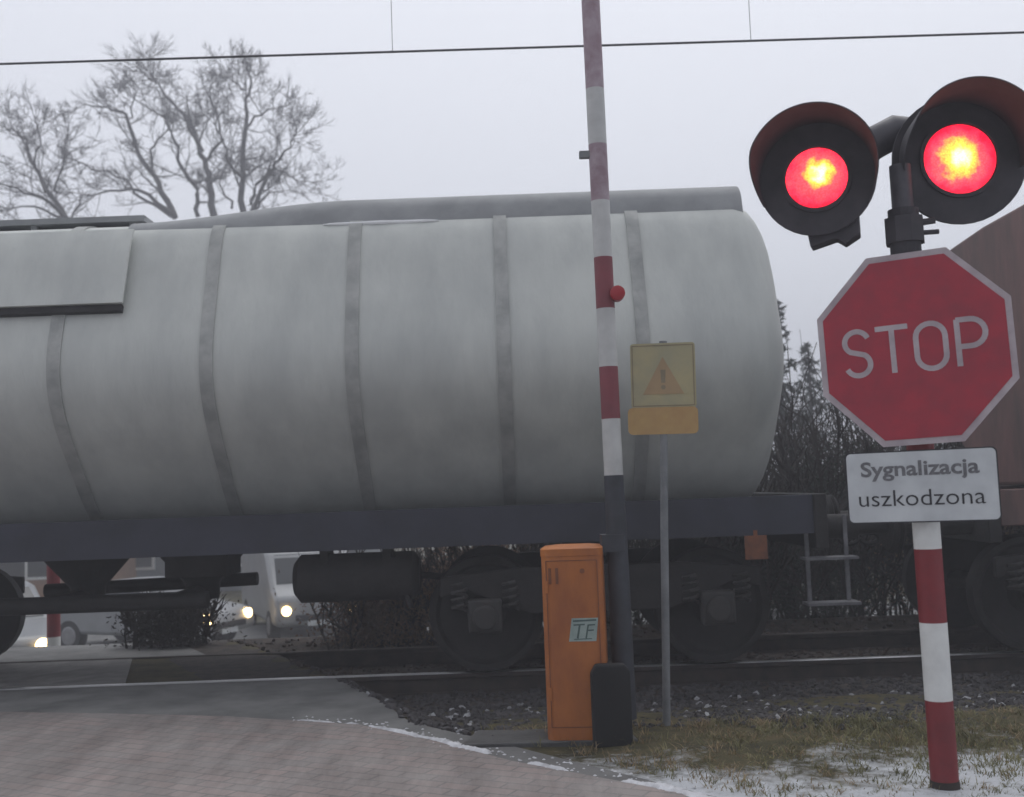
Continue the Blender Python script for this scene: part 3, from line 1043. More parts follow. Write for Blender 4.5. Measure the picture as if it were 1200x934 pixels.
# octagon
so = base + ax * along(407)
cs = W(1071.5, 407.5, so.y - .10)
fr = frame(cs, R(25), R(1.6))
RO = .450 / math.cos(R(22.5))
SQ = .955
octo = lambda s: [(RO * s * SQ * math.cos(R(22.5 + 45 * i)), RO * s * math.sin(R(22.5 + 45 * i))) for i in range(8)]
m = MB()
m.plate(fr, octo(1.0), -.004, 0)
sgn = m.build('stop_sign', M['sign_white'], sp)
m = MB()
m.plate(fr, octo(.935), .0002, .003)
m.build('face', M['sign_red'], sgn)
m = MB()
m.plate(fr, octo(.97), -.02, -.0042)
m.plate(fr, rrect(.16, .05, .005), -.05, -.0205)
m.build('backing', M['sign_back'], sgn)
m = MB()
h = .105
wd = .0245
def arcp(cx, cy, rx, ry, a0, a1, n=12):
    return [(cx + rx * math.cos(R(a0 + (a1 - a0) * i / n)), cy + ry * math.sin(R(a0 + (a1 - a0) * i / n))) for i in range(n + 1)]
X = [-.255, -.095, .074, .246]
hw_ = .055
# S
S = arcp(X[0], h / 2 - .004, hw_, h / 2 + .004, 25, 84, 6) + arcp(X[0], h / 2, hw_, h / 2, 90, 235, 12) + arcp(X[0], -h / 2, hw_, h / 2, 55, -90, 12) + arcp(X[0], -h / 2, hw_, h / 2, -90, -155, 6)
m.stroke(fr, S, wd, .003, .005)
m.stroke(fr, [(X[1] - .07, h), (X[1] + .07, h)], wd, .003, .0052)
m.stroke(fr, [(X[1], h - .01), (X[1], -h)], wd, .003, .005)
O = arcp(X[2], h - .062, .064, .062, 0, 180, 12) + arcp(X[2], -h + .062, .064, .062, 180, 360, 12)
m.stroke(fr, O + [O[0]], wd, .003, .005)
P_ = [(X[3] - .055, h)] + arcp(X[3] + .0, h - .062, .064, .062, 90, -90, 12) + [(X[3] - .055, h - .124)]
m.stroke(fr, P_, wd, .003, .005)
m.stroke(fr, [(X[3] - .055, h), (X[3] - .055, -h)], wd, .003, .0052)
m.build('lettering', M['sign_white'], sgn)
# supplementary plate
cp = W(1079.5, 569.5, so.y - .10)
frp = frame(cp, R(23), R(.2))
PW, PH = .662, .333
m = MB()
m.plate(frp, rrect(PW, PH, .025), -.004, 0)
pl = m.build('text_plate', M['plate_black'], sp)
m = MB()
m.plate(frp, rrect(PW - .012, PH - .012, .021), .0002, .002)
m.build('face', M['plate_white'], pl)
m = MB()
m.plate(frp, rrect(.15, .05, .005), -.05, -.0045)
m.build('fixing', M['sign_back'], pl)
def text(s, fr, size, x0, y0, width, mt, parent, bold=0.0, name='lettering'):
    cu = bpy.data.curves.new('txt', 'FONT')
    cu.body = s
    cu.size = size
    cu.offset = bold
    cu.extrude = .0006
    cu.resolution_u = 4
    to = bpy.data.objects.new('txt', cu)
    col.objects.link(to)
    dg = bpy.context.evaluated_depsgraph_get()
    me = bpy.data.meshes.new_from_object(to.evaluated_get(dg))
    bpy.data.objects.remove(to)
    mnx = min(v.co.x for v in me.vertices)
    mxx = max(v.co.x for v in me.vertices)
    k = width / (mxx - mnx)
    mb = MB()
    c, u, v, n = fr
    mb.add([c + u * (x0 + (q.co.x - mnx) * k) + v * (y0 + q.co.y) + n * (.0032 + q.co.z) for q in me.vertices], [tuple(p.vertices) for p in me.polygons])
    bpy.data.meshes.remove(me)
    return mb.build(name, mt, parent, fix=False)
text('Sygnalizacja', frp, .095, -.262, .052, .515, M['plate_grey'], pl, bold=.0022)
text('uszkodzona', frp, .108, -.278, -.088, .548, M['plate_black'], pl, bold=-.0006)

# signal heads
def head(cx, cy, dep, yaw, tilt, rb, lens_r, hood_r, hood_r2, hood_len, a0, a1, lm, lens_off, box_drop):
    c = W(cx, cy, dep)
    f = frame(c, yaw, 0, tilt)
    C_, u, v, n = f
    m = MB()
    # housing: stepped drum behind the plate
    def ringp(r, t, k=40):
        return [C_ + u * (r * math.cos(2 * math.pi * j / k)) + v * (r * math.sin(2 * math.pi * j / k)) + n * t for j in range(k)]
    prof = [(.10, -.20), (lens_r + .05, -.18), (lens_r + .06, -.02), (rb, -.015), (rb, .006), (lens_r + .02, .006), (lens_r + .02, .02), (lens_r + .004, .02), (lens_r + .004, .004)]
    vs = [p for r_, t in prof for p in ringp(r_, t)]
    k = 40
    m.add(vs, [(i * k + j, i * k + (j + 1) % k, (i + 1) * k + (j + 1) % k, (i + 1) * k + j) for i in range(len(prof) - 1) for j in range(k)] + [tuple(range(k))])
    hd = m.build('signal_head', M['head'], sp, smooth=True)
    m = MB()
    # cable box under the drum
    if box_drop: m.plate(f, [(-.12 + box_drop[0], -rb + .08), (-.10 + box_drop[0], -rb - .05), (.02 + box_drop[0], -rb - .02), (.06 + box_drop[0], -rb - .05), (.13 + box_drop[0], -rb - .01), (.13 + box_drop[0], -rb + .1)], -.15, -.02)
    if box_drop: m.build('terminal_box', M['head'], hd, bevel=.006)
    # visor
    m = MB()
    ns = 56
    def hp(q, rr, t):
        return C_ + u * (rr * math.cos(q)) + v * (rr * math.sin(q)) + n * t
    vs, fs = [], []
    for i in range(ns + 1):
        a = a0 + (a1 - a0) * i / ns
        q = R(a)
        e = sstep(min(i, ns - i) / (ns * .22))          # the visor is cut back towards its lower corners
        L = hood_len * (.25 + .75 * e)
        ro = hood_r + (hood_r2 - hood_r) * (L / hood_len)
        vs += [hp(q, hood_r, .007), hp(q, ro, L), hp(q, ro - .006, L), hp(q, hood_r - .006, .007)]
    for i in range(ns):
        b = i * 4
        for j in range(4):
            fs.append((b + j, b + (j + 1) % 4, b + 4 + (j + 1) % 4, b + 4 + j))
    fs += [(0, 1, 2, 3), (ns * 4 + 3, ns * 4 + 2, ns * 4 + 1, ns * 4)]
    m.add(vs, fs)
    m.build('visor', M['head'], hd, smooth=True)
    # lens: shallow dome in its own local space
    m = MB()
    rings = 8
    k = 40
    vs = [C_ + n * .035]
    for i in range(1, rings + 1):
        rr = lens_r * i / rings
        t = .012 + .023 * (1 - (i / rings) ** 2)
        vs += [C_ + u * (rr * math.cos(2 * math.pi * j / k)) + v * (rr * math.sin(2 * math.pi * j / k)) + n * t for j in range(k)]
    fs = [(0, 1 + j, 1 + (j + 1) % k) for j in range(k)]
    for i in range(rings - 1):
        fs += [(1 + i * k + j, 1 + i * k + (j + 1) % k, 1 + (i + 1) * k + (j + 1) % k, 1 + (i + 1) * k + j) for j in range(k)]
    m.add(vs, fs)
    lo = m.build('lens', M['head'], hd, smooth=True)
    # lens coordinates about its own centre
    loc = C_ - Vector(sp.location)
    for vtx in lo.data.vertices:
        vtx.co -= loc
    lo.location = loc
    lo.data.materials[0] = lm
    return hd
bd_ = base.y
off = lambda x, y: (-x, 0, -y)
head(957, 209, bd_ + .02, R(20), R(2), .276, .145, .272, .298, .26, -34, 206, lens_mat('lens_lit_dim', (-.05, 0, -.066), .72, 2.0, 1.3), None, (.05, 0))
head(1124, 187, bd_ + .02, R(4), R(0), .315, .170, .285, .30, .30, -12, 192, lens_mat('lens_lit_bright', (-.045, 0, -.052), 1.0, 2.2, 4.1), None, None)

# ------------------------------------------------------------------ barrier
bb = G(684, 864)
bar = thing('barrier_machine', 'orange barrier drive cabinet with domed lid and raised striped boom', 'level crossing barrier', bb)
f = frame(bb, R(6))
C_, u, v, n = f
hb = W(678, 640, bb.y).z
m = MB()
wv = .185
secs = []
def bpt(a, b, z):
    return C_ + u * a + n * b + Vector((0, 0, z))
foot = rrect(2 * wv - .02, .40, .05)
def ring_at(z, s=1.0):
    return [bpt(a * s - .02, b * s, z) for a, b in foot]
lv = [(-.05, 1.0), (.0, 1.0), (hb - .045, 1.0)]
vs = [p for z, s in lv for p in ring_at(z, s)]
k = len(foot)
m.add(vs, [(i * k + j, i * k + (j + 1) % k, (i + 1) * k + (j + 1) % k, (i + 1) * k + j) for i in range(len(lv) - 1) for j in range(k)] + [tuple(range(k)), tuple((len(lv) - 1) * k + j for j in range(k))])
cab = m.build('cabinet', M['orange'], bar, smooth=True)
m = MB()
lv = [(hb - .044, 1.02), (hb - .004, 1.02), (hb + .0, 1.0), (hb + .010, .6), (hb + .014, .2)]
vs = [p for z, s in lv for p in ring_at(z, s)]
m.add(vs, [(i * k + j, i * k + (j + 1) % k, (i + 1) * k + (j + 1) % k, (i + 1) * k + j) for i in range(len(lv) - 1) for j in range(k)] + [tuple(range(k)), tuple((len(lv) - 1) * k + j for j in range(k))])
m.build('lid', M['orange'], bar, smooth=True)
ff = (C_ + n * .2005 - u * .02, u, Vector((0, 0, 1)), n)
m = MB()
dk = mat('orange_dark', (.22, .075, .028), .6, scale=5)
for dx in (-.125, -.085):
    m = MB()
    m.plate(ff, [(dx - .008, hb - .2), (dx + .008, hb - .2), (dx + .008, hb - .11), (dx - .008, hb - .11)], 0, .004)
    m.build('vent', dk, cab)
m = MB()
m.plate(ff, [(.06 + a, hb - .13 + b) for a, b in circ(.014, 12)], 0, .006)
m.build('lock', dk, cab)
m = MB()
for a_, b_ in (((-.145, .10), (-.145, hb - .07)), ((-.145, hb - .07), (.145, hb - .07)), ((.145, hb - .07), (.145, .10)), ((.145, .10), (-.145, .10))):
    m.stroke(ff, [a_, b_], .005, .0004, .0016)
m.build('door_seam', dk, cab)
for zz in (.25, .85):
    m = MB()
    m.plate(ff, [(-.158, zz), (-.138, zz), (-.138, zz + .07), (-.158, zz + .07)], .002, .010)
    m.build('hinge', M['orange'], cab, bevel=.002)
zc = W(688, 737, bb.y - .2).z
fs_ = (ff[0] + Vector((0, 0, zc)), ff[1], ff[2], ff[3])
m = MB()
m.plate(fs_, [(-.03, -.068), (.125, -.068), (.14, .062), (-.01, .062)], .0005, .002)
stk = m.build('sticker', M['sticker'], cab)
m = MB()
m.stroke(fs_, [(-.002, .046), (.128, .050)], .010, .002, .003)
m.stroke(fs_, [(.0, .024), (.062, .026)], .008, .002, .003)
m.stroke(fs_, [(.034, .022), (.020, -.05)], .011, .002, .003)
m.stroke(fs_, [(.082, .022), (.068, -.05)], .009, .002, .0034)
m.stroke(fs_, [(.080, .022), (.120, .024)], .008, .002, .003)
m.stroke(fs_, [(.075, -.008), (.112, -.006)], .008, .002, .003)
m.stroke(fs_, [(.0, -.056), (.10, -.054)], .005, .002, .003)
m.build('sticker_mark', M['sticker_ink'], stk)
# counterweight / pivot box on the right side
m = MB()
cw0, cw1 = W(693, 868, bb.y - .1), W(734, 772, bb.y - .1)
m.prism([(cw0.x, .0), (cw1.x - .02, .0), (cw1.x, .04), (cw1.x, cw1.z - .04), (cw1.x - .03, cw1.z), (cw0.x + .03, cw1.z), (cw0.x, cw1.z - .05)], 1, bb.y - .30, bb.y - .215)
m.build('counterweight', M['black'], bar, bevel=.012)
m = MB()
m.plate((W(706, 862, bb.y + .02), Vector((1, 0, 0)), Vector((0, 0, 1)), Vector((0, -1, 0))), [(-.02, 0), (.13, 0), (.13, .42), (-.02, .42)], -.06, .06)
m.build('pivot_box', M['black'], bar, bevel=.01)
# boom
yb = bb.y + .0
def bp_(py):
    px = 690.5 + (732 - 690.5) * py / 850.0
    return W(px + 1.5, py, yb)
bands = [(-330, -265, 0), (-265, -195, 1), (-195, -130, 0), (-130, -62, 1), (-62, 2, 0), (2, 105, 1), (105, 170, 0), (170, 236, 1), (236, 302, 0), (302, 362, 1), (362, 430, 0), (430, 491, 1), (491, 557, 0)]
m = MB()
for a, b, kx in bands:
    m.cur = 2 if (kx == 1 and a < 240) else kx  # upper red bands take the colour with haze mixed in
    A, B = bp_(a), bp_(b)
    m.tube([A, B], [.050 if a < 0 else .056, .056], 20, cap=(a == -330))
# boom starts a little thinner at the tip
bo = m.build('boom', [M['arm_white'], M['arm_red'], M['arm_red_veil']], bar, smooth=True)
m = MB()
A, B = bp_(557), bp_(842)
m.tube([A, A.lerp(B, .3), B], [.058, .062, .066], 20)
m.box(A.lerp(B, .28) + Vector((-.03, 0, 0)), (.13, .16, .10))
m.build('boom_holder', M['arm_dark'], bar, smooth=True)
m = MB()
q = bp_(346) + Vector((.07, -.02, 0))
m.tube([q + Vector((-.05, 0, 0)), q + Vector((0, 0, -.005))], .02, 10)
m.tube([q + Vector((0, .02, 0)), q + Vector((0, -.05, 0)), q + Vector((0, -.06, 0))], [.045, .045, .03], 18)
m.build('boom_lamp', M['tail'], bo, smooth=True)
m = MB()
q = bp_(181) + Vector((-.075, 0, 0))
m.box(q, (.08, .04, .045))
m.build('boom_clip', M['galv'], bo, bevel=.006)
# base slab
m = MB()
sl = [G(540, 878), G(748, 872), G(735, 858), G(560, 861)]
m.prism([(p.x, p.y) for p in sl], 2, -.05, .028)
tag(m.build('concrete_base', mat('wet_slab', (.10, .10, .10), .6, c2=(.06, .06, .06), scale=6, bump=.2), bevel=.008), 'low dark concrete slab under the orange barrier cabinet', 'concrete base')

# ------------------------------------------------------------------ yellow warning board
yb0 = G(780, 851)
ys_ = thing('warning_board', 'faded yellow warning board with triangle on a thin grey pole', 'sign', yb0)
tp = W(777, 400, yb0.y)
m = MB()
m.tube([yb0 - Vector((0, 0, .2)), yb0.lerp(tp, .5), tp], .024, 16)
m.build('pole', M['galv'], ys_, smooth=True)
cu_ = W(777, 440, yb0.y - .03)
fr1 = frame(cu_, R(8), R(-1))
m = MB()
m.plate(fr1, rrect(.395, .40, .02), -.003, 0)
b1 = m.build('board', M['board_yellow'], ys_)
m = MB()
m.plate(fr1, [(-.125, -.115), (.125, -.115), (0, .115)], .0003, .002)
tri = m.build('triangle', M['board_tri'], b1)
m = MB()
m.plate(fr1, [(-.012, -.045), (.012, -.045), (.016, .035), (-.016, .035)], .0022, .003)
m.plate(fr1, [(a, b - .072) for a, b in circ(.014, 12)], .0022, .003)
m.build('symbol', M['ink'], tri)
m = MB()
for s in (-1, 1):
    m.stroke(fr1, [(s * .185, -.185), (s * .185, .185)], .006, .0003, .0016)
    m.stroke(fr1, [(-.185, s * .185), (.185, s * .185)], .006, .0003, .002)
m.build('border', M['ink'], b1)
cl_ = W(777, 493, yb0.y - .03)
fr2 = frame(cl_, R(8), R(-1))
m = MB()
m.plate(fr2, rrect(.425, .165, .03), -.003, 0)
m.build('lower_board', M['board_orange'], ys_)

# ------------------------------------------------------------------ trees behind the train
def grow(tr, tw, p, d, L, r, depth, spread=.6, upb=.12):
    """recursive branch, thick wood into tr and thin twigs into tw"""
    n = 4
    pts, q, dd = [p], p, d.copy()
    for i in range(n):
        dd = (dd + Vector((random.gauss(0, .16), random.gauss(0, .16), random.gauss(0, .13) + upb * .5))).normalized()
        q = q + dd * (L / n)
        pts.append(q)
    r1 = r * .55
    tgt = tr if r > .035 else tw
    tgt.tube(pts, [r + (r1 - r) * i / n for i in range(n + 1)], 6 if r > .06 else (4 if r > .03 else 3), cap=False)
    if depth == 0:
        return
    nb = random.randint(3, 4)
    for i in range(nb):
        t = random.uniform(.3, 1.0)
        j = min(n - 1, int(t * n))
        bp = pts[j].lerp(pts[j + 1], t * n - j)
        dirr = (dd + Vector((random.gauss(0, spread), random.gauss(0, spread), random.gauss(0, spread * .8)))).normalized()
        grow(tr, tw, bp, dirr, L * random.uniform(.5, .75), max(.0105, r1 * random.uniform(.5, .75)), depth - 1, spread, upb)
    grow(tr, tw, pts[-1], dd, L * .65, r1, depth - 1, spread, upb)

def limb_tree(Y, base_px, limbs, label, r0_=.20, seed=1, group='bare trees beyond the train'):
    random.seed(seed)
    foot = W(base_px[0], base_px[1], Y)
    root = thing('bare_tree', label, 'tree', (foot.x, Y, -1.6), group)
    tr, tw = MB(), MB()
    g0 = Vector((foot.x + .3, Y, -1.75))
    fork = foot
    tr.tube([g0, g0.lerp(fork, .35) + Vector((.1, .1, 0)), g0.lerp(fork, .7), fork], [r0_ * 1.9, r0_ * 1.5, r0_ * 1.35, r0_ * 1.25], 12)
    for li, (pts_px, rs, dy) in enumerate(limbs):
        n = len(pts_px)
        pts = [W(px, py, Y + dy * i / max(1, n - 1)) for i, (px, py) in enumerate(pts_px)]
        # smooth
        fine = []
        for i in range(n - 1):
            for s in range(4):
                fine.append(pts[i].lerp(pts[i + 1], s / 4) + Vector((random.gauss(0, .04), random.gauss(0, .1), random.gauss(0, .04))))
        fine.append(pts[-1])
        k = len(fine)
        rs *= .85
        tr.tube(fine, [rs * (1 - .82 * i / (k - 1)) for i in range(k)], 8)
        for i in range(2, k):
            f_ = i / (k - 1)
            rr = rs * (1 - .82 * f_)
            d = (fine[i] - fine[i - 1]).normalized()
            nb = 1 if f_ < .8 else 2
            if random.random() < .15 and f_ < .8:
                nb = 0
            for _ in range(nb):
                dirr = (d * .7 + Vector((random.gauss(0, .75), random.gauss(0, .75), random.gauss(.1, .6)))).normalized()
                grow(tr, tw, fine[i], dirr, random.uniform(.75, 1.5) * (1.15 - .4 * f_), max(.022, rr * random.uniform(.28, .5)), 2 if random.random() < .7 else 3, .62, .1)
    tr.build('trunk', M['bark'], root, smooth=True, fix=False)
    tw.build('crown', M['twig'], root, fix=False)

limb_tree(46, (90, 276), [
    ([(90, 272), (70, 245), (45, 205), (28, 165), (12, 145)], .16, 2.5),
    ([(72, 250), (50, 232), (10, 218), (-40, 210)], .10, -2.5),
    ([(55, 225), (42, 195), (45, 160), (38, 130)], .09, 1.5),
    ([(82, 262), (40, 240), (-20, 250)], .09, 3),
    ([(62, 225), (75, 195), (80, 165)], .06, -2)],
    'leftmost bare tree, leaning left above the tank wagon roof', .2, 11)
limb_tree(52, (206, 268), [
    ([(206, 254), (185, 215), (160, 180), (148, 135), (125, 125), (100, 122)], .19, 3),
    ([(200, 250), (165, 222), (130, 225), (90, 232)], .13, -3),
    ([(200, 252), (160, 230), (150, 210), (100, 195), (80, 185)], .10, 2),
    ([(150, 150), (155, 120), (162, 95)], .07, -2),
    ([(178, 200), (175, 175), (195, 155), (215, 150)], .09, 2.5)],
    'bare tree with limbs arching to the left, second from the left', .24, 12)
limb_tree(55, (244, 266), [
    ([(250, 252), (245, 205), (232, 170), (215, 135), (194, 112), (181, 92)], .22, 2),
    ([(232, 252), (230, 220), (212, 195), (205, 165), (195, 140), (150, 110)], .15, -3),
    ([(236, 175), (222, 140), (218, 112)], .12, 3),
    ([(184, 98), (168, 86), (158, 76)], .07, -1),
    ([(181, 93), (180, 80), (176, 70)], .06, 1),
    ([(238, 190), (260, 165), (250, 120), (240, 105)], .11, -2.5),
    ([(248, 215), (268, 200), (270, 190)], .09, 2)],
    'tallest bare tree, its crown reaching over the overhead wire', .28, 13)
limb_tree(50, (284, 264), [
    ([(284, 248), (284, 200), (287, 150), (290, 115), (294, 92), (290, 78)], .18, 2),
    ([(296, 247), (310, 215), (322, 192), (338, 172), (348, 156)], .13, -3),
    ([(292, 240), (300, 215), (320, 197), (338, 202), (358, 218)], .11, 3),
    ([(298, 247), (315, 228), (340, 222)], .07, -2),
    ([(286, 150), (310, 130), (335, 125)], .08, 2),
    ([(284, 210), (268, 190), (262, 160), (240, 135)], .09, -2),
    ([(288, 108), (268, 92), (250, 88)], .06, 2),
    ([(275, 245), (258, 215), (272, 180)], .07, 2)],
    'bare tree with an upright main stem, rightmost of the four', .24, 14)

# conifers and bushes seen in the gap between the wagons
def conifer(px, py_top, Y, width, label, seed):
    random.seed(seed)
    top = W(px, py_top, Y)
    zb = terrain(top.x, Y)
    root = thing('conifer', label, 'tree', (top.x, Y, zb), 'dark evergreens beyond the track')
    hgt = top.z - zb
    m = MB()
    m.tube([(top.x, Y, zb - .1), (top.x, Y, zb + hgt * .6), (top.x, Y, top.z)], [.13, .07, .01], 10)
    m.build('trunk', M['bark'], root, smooth=True)
    m = MB()
    nb = int(hgt * 26)
    for i in range(nb):
        t = (i / nb) ** .9
        z = zb + .3 + (hgt - .3) * t
        L = width * (1 - t) ** .8 * random.uniform(.55, 1.1) + .1
        a = random.uniform(0, 6.28)
        d = Vector((math.cos(a), math.sin(a), random.uniform(-.25, .12)))
        p0 = Vector((top.x, Y, z))
        n_ = max(3, int(L / .09))
        for j in range(n_):
            s = (j + 1) / n_
            c = p0 + d * L * s + Vector((0, 0, -.18 * L * s * s + random.gauss(0, .03)))
            for _ in range(6):
                w = random.uniform(.05, .13)
                o1 = Vector((random.gauss(0, 1), random.gauss(0, 1), random.gauss(-.2, .7))).normalized() * w * 1.6
                o2 = Vector((random.gauss(0, 1), random.gauss(0, 1), random.gauss(0, .6))).normalized() * w * .35
                m.add([c - o2, c + o1, c + o2], [(0, 1, 2)])
    m.build('crown', M['needle'], root, fix=False)
conifer(909, 352, 26, 1.05, 'narrow dark spruce in the gap, tallest beside the tank wagon end', 21)
conifer(946, 402, 30, 1.3, 'shorter dark evergreen between the spruce and the stop sign', 22)
conifer(1120, 470, 27, 1.9, 'low dark evergreen mostly behind the stop sign', 23)

def shrub(px, Y, w, h, label, cat, mt, seed, leaves=0, leaf_mat=None, deep=.5, group=None):
    random.seed(seed)
    x = W(px, 740, Y).x
    zb = terrain(x, Y)
    root = thing('shrub', label, cat, (x, Y, zb), group)
    tw_ = MB()
    for _ in range(int(26 * w)):
        p0 = Vector((x + random.uniform(-.42, .42) * w, Y + random.uniform(-.5, .5) * deep, zb - .03))
        grow(tw_, tw_, p0, Vector((random.gauss(0, .35), random.gauss(0, .3), 1)).normalized(), h * random.uniform(.5, .8), .016, 2, .5, .25)
    tw_.build('stem', mt, root, fix=False)
    if leaves:
        m = MB()
        for _ in range(leaves):
            hh = random.random() ** .8
            c = Vector((x + random.gauss(0, .23) * w, Y + random.gauss(0, .35) * deep, zb + h * hh * random.uniform(.7, 1.1)))
            o1 = Vector((random.gauss(0, 1), random.gauss(0, 1), random.gauss(0, 1))).normalized() * random.uniform(.012, .030)
            o2 = Vector((random.gauss(0, 1), random.gauss(0, 1), random.gauss(0, 1))).normalized() * random.uniform(.007, .014)
            m.add([c - o1, c + o2, c + o1, c - o2], [(0, 1, 2, 3)])
        m.build('foliage', leaf_mat, root, fix=False)
SG = 'shrubs beyond the track'
shrub(200, 11.35, .95, .44, 'dark twiggy shrub seen under the tank wagon, by the car headlights', 'shrub', M['shrub'], 31, 5000, M['shrub'], .35, SG)
shrub(452, 11.55, 1.3, .75, 'rusty brown leafed hedge bush under the tank wagon', 'shrub', M['shrub'], 32, 16000, M['hedge'], .45, SG)
shrub(560, 11.8, 1.4, .9, 'brown shrub behind the wheels left of the barrier cabinet', 'shrub', M['shrub'], 33, 9000, M['hedge'], .45, SG)
shrub(700, 12.3, 1.8, 1.2, 'dark shrub behind the orange barrier cabinet', 'shrub', M['shrub'], 34, 14000, M['needle'], .8, SG)
shrub(880, 12.2, 1.8, 1.3, 'dark shrub behind the last wheel of the tank wagon', 'shrub', M['shrub'], 35, 14000, M['needle'], .8, SG)
shrub(1010, 12.5, 1.6, 1.9, 'tall tangled shrub in the gap between the wagons', 'shrub', M['shrub'], 36, 14000, M['needle'], .8, SG)
shrub(1130, 12.3, 1.7, 1.6, 'brown tangled shrub behind the banded post', 'shrub', M['shrub'], 37, 14000, M['hedge'], .8, SG)
shrub(960, 15.5, 2.2, 3.0, 'tall bare shrub left of the stop sign', 'shrub', M['shrub'], 38, 14000, M['needle'], 1.2, SG)
shrub(1190, 15.0, 2.2, 2.6, 'rightmost dark shrub under the hopper wagon', 'shrub', M['shrub'], 39, 14000, M['shrub'], 1.0, SG)

# ------------------------------------------------------------------ cars and houses beyond
def car(name, label, x, y, z, rot, paint, van=False):
    root = thing(name, label, 'van' if van else 'car', (x, y, z), 'cars waiting beyond the track')
    root.rotation_euler = (0, 0, rot)
    rm = Matrix.Rotation(rot, 3, 'Z')
    class L(MB):
        pass
    def put(mb, nm, mt, par=root, **kw):
        # built in the car's own space (front towards -y)
        o = mb.build(nm, mt, None, **kw)
        o.parent = par
        return o
    hwid, roof, top_w = (.92, 1.95, .86) if van else (.87, 1.44, .62)
    ln = 2.4 if van else 2.1
    if van:
        prof = [(-ln, .35), (-ln - .03, .62), (-ln + .05, .95), (-ln + .55, 1.15), (-ln + 1.15, roof - .1), (-ln + 1.5, roof), (ln - .1, roof), (ln, roof - .2), (ln, .35)]
    else:
        prof = [(-ln, .35), (-ln - .03, .55), (-ln + .08, .80), (-ln + 1.05, .97), (ln - .75, 1.0), (ln - .05, .96), (ln, .75), (ln, .35)]
    m = MB()
    m.prism(prof, 0, -hwid, hwid)
    body = put(m, 'body', paint, bevel=.09, smooth=True)
    if not van:
        m = MB()
        b = [(-ln + 1.02, .96), (-ln + 1.75, roof - .03), (-ln + 2.3, roof), (ln - 1.3, roof - .02), (ln - .35, .97)]
        n_ = len(b)
        wt = [hwid - .05, top_w + .06, top_w, top_w + .02, hwid - .08]
        vs = [(-w, yy, zz) for (yy, zz), w in zip(b, wt)] + [(w, yy, zz) for (yy, zz), w in zip(b, wt)]
        m.add(vs, [tuple(range(n_)), tuple(range(n_, 2 * n_))[::-1]] + [(i, i + 1, n_ + i + 1, n_ + i) for i in range(n_ - 1)])
        put(m, 'roof', paint, bevel=.04, smooth=True)
        m = MB()
        a0_, a1_ = Vector((0, -ln + 1.08, .985)), Vector((0, -ln + 1.72, roof - .07))
        nn = Vector((0, -(a1_ - a0_).z, (a1_ - a0_).y)).normalized() * .02
        vs = [(-hwid + .13, a0_.y, a0_.z), (hwid - .13, a0_.y, a0_.z), (top_w - .03, a1_.y, a1_.z), (-top_w + .03, a1_.y, a1_.z)]
        m.add([Vector(v_) + nn for v_ in vs] + [Vector(v_) for v_ in vs], [(0, 1, 2, 3), (0, 4, 5, 1), (1, 5, 6, 2), (2, 6, 7, 3), (3, 7, 4, 0)])
        put(m, 'windscreen', M['glass'])
        for s in (-1, 1):
            m = MB()
            vs = [(s * (hwid - .055), -ln + 1.3, 1.0), (s * (top_w + .045), -ln + 1.85, roof - .09), (s * (top_w + .03), ln - 1.35, roof - .09), (s * (hwid - .07), ln - .75, 1.0)]
            m.add(vs + [(v_[0] + s * .015, v_[1], v_[2]) for v_ in vs], [(0, 1, 2, 3), (4, 7, 6, 5), (0, 4, 5, 1), (1, 5, 6, 2), (2, 6, 7, 3), (3, 7, 4, 0)])
            put(m, 'side_window', M['glass'])
    else:
        m = MB()
        a0_, a1_ = Vector((0, -ln + .6, 1.2)), Vector((0, -ln + 1.12, roof - .16))
        nn = Vector((0, -(a1_ - a0_).z, (a1_ - a0_).y)).normalized() * .015
        vs = [(-.78, a0_.y, a0_.z), (.78, a0_.y, a0_.z), (.74, a1_.y, a1_.z), (-.74, a1_.y, a1_.z)]
        m.add([Vector(v_) + nn for v_ in vs] + [Vector(v_) for v_ in vs], [(0, 1, 2, 3), (0, 4, 5, 1), (1, 5, 6, 2), (2, 6, 7, 3), (3, 7, 4, 0)])
        put(m, 'windscreen', M['glass'])
    for s in (-1, 1):
        for yy in (-ln + .8, ln - .75):
            m = MB()
            m.tube([(s * (hwid - .2), yy, .32), (s * (hwid + .01), yy, .32)], .32, 24)
            w = put(m, 'wheel', M['tyre'], smooth=True)
            m = MB()
            m.tube([(s * (hwid + .01), yy, .32), (s * (hwid + .022), yy, .32)], [.20, .17], 20)
            put(m, 'rim', M['rim'], w)
        m = MB()
        m.tube([(s * (hwid - .23), -ln + .1, .68), (s * (hwid - .23), -ln - .03, .68), (s * (hwid - .23), -ln - .05, .68)], [.10, .10, .06], 16)
        put(m, 'headlight', M['headlamp'], smooth=True)
    m = MB()
    m.box((0, -ln - .035, .52), (1.0, .03, .12))
    put(m, 'grille', M['plate_black'])
    m = MB()
    m.box((0, -ln - .03, .40), (.5, .02, .11))
    put(m, 'number_plate', M['plate_white'])
    return root
def place_car(name, label, px, py, Y, yaw, paint, van=False, side=1):
    """side: which headlight stands at the given spot"""
    q = W(px, py, Y)
    hw2, ln = ((.92 - .23), 2.43) if van else ((.87 - .23), 2.13)
    loc = Matrix.Rotation(yaw, 3, 'Z') @ Vector((side * hw2, -ln, 0))
    x, y = q.x - loc.x, q.y - loc.y
    return car(name, label, x, y, min(terrain(x, q.y), terrain(x, y) + .3), yaw, paint, van)
place_car('parked_car', 'pale grey car with its lamp lit, lowest of those beyond the crossing', 51, 746, 15.3, R(28), M['car_silver'], side=1)
place_car('parked_car', 'car turned side on with two lit headlights beside the dark shrub', 245, 729, 22.3, R(66), M['car_white'], side=-1)
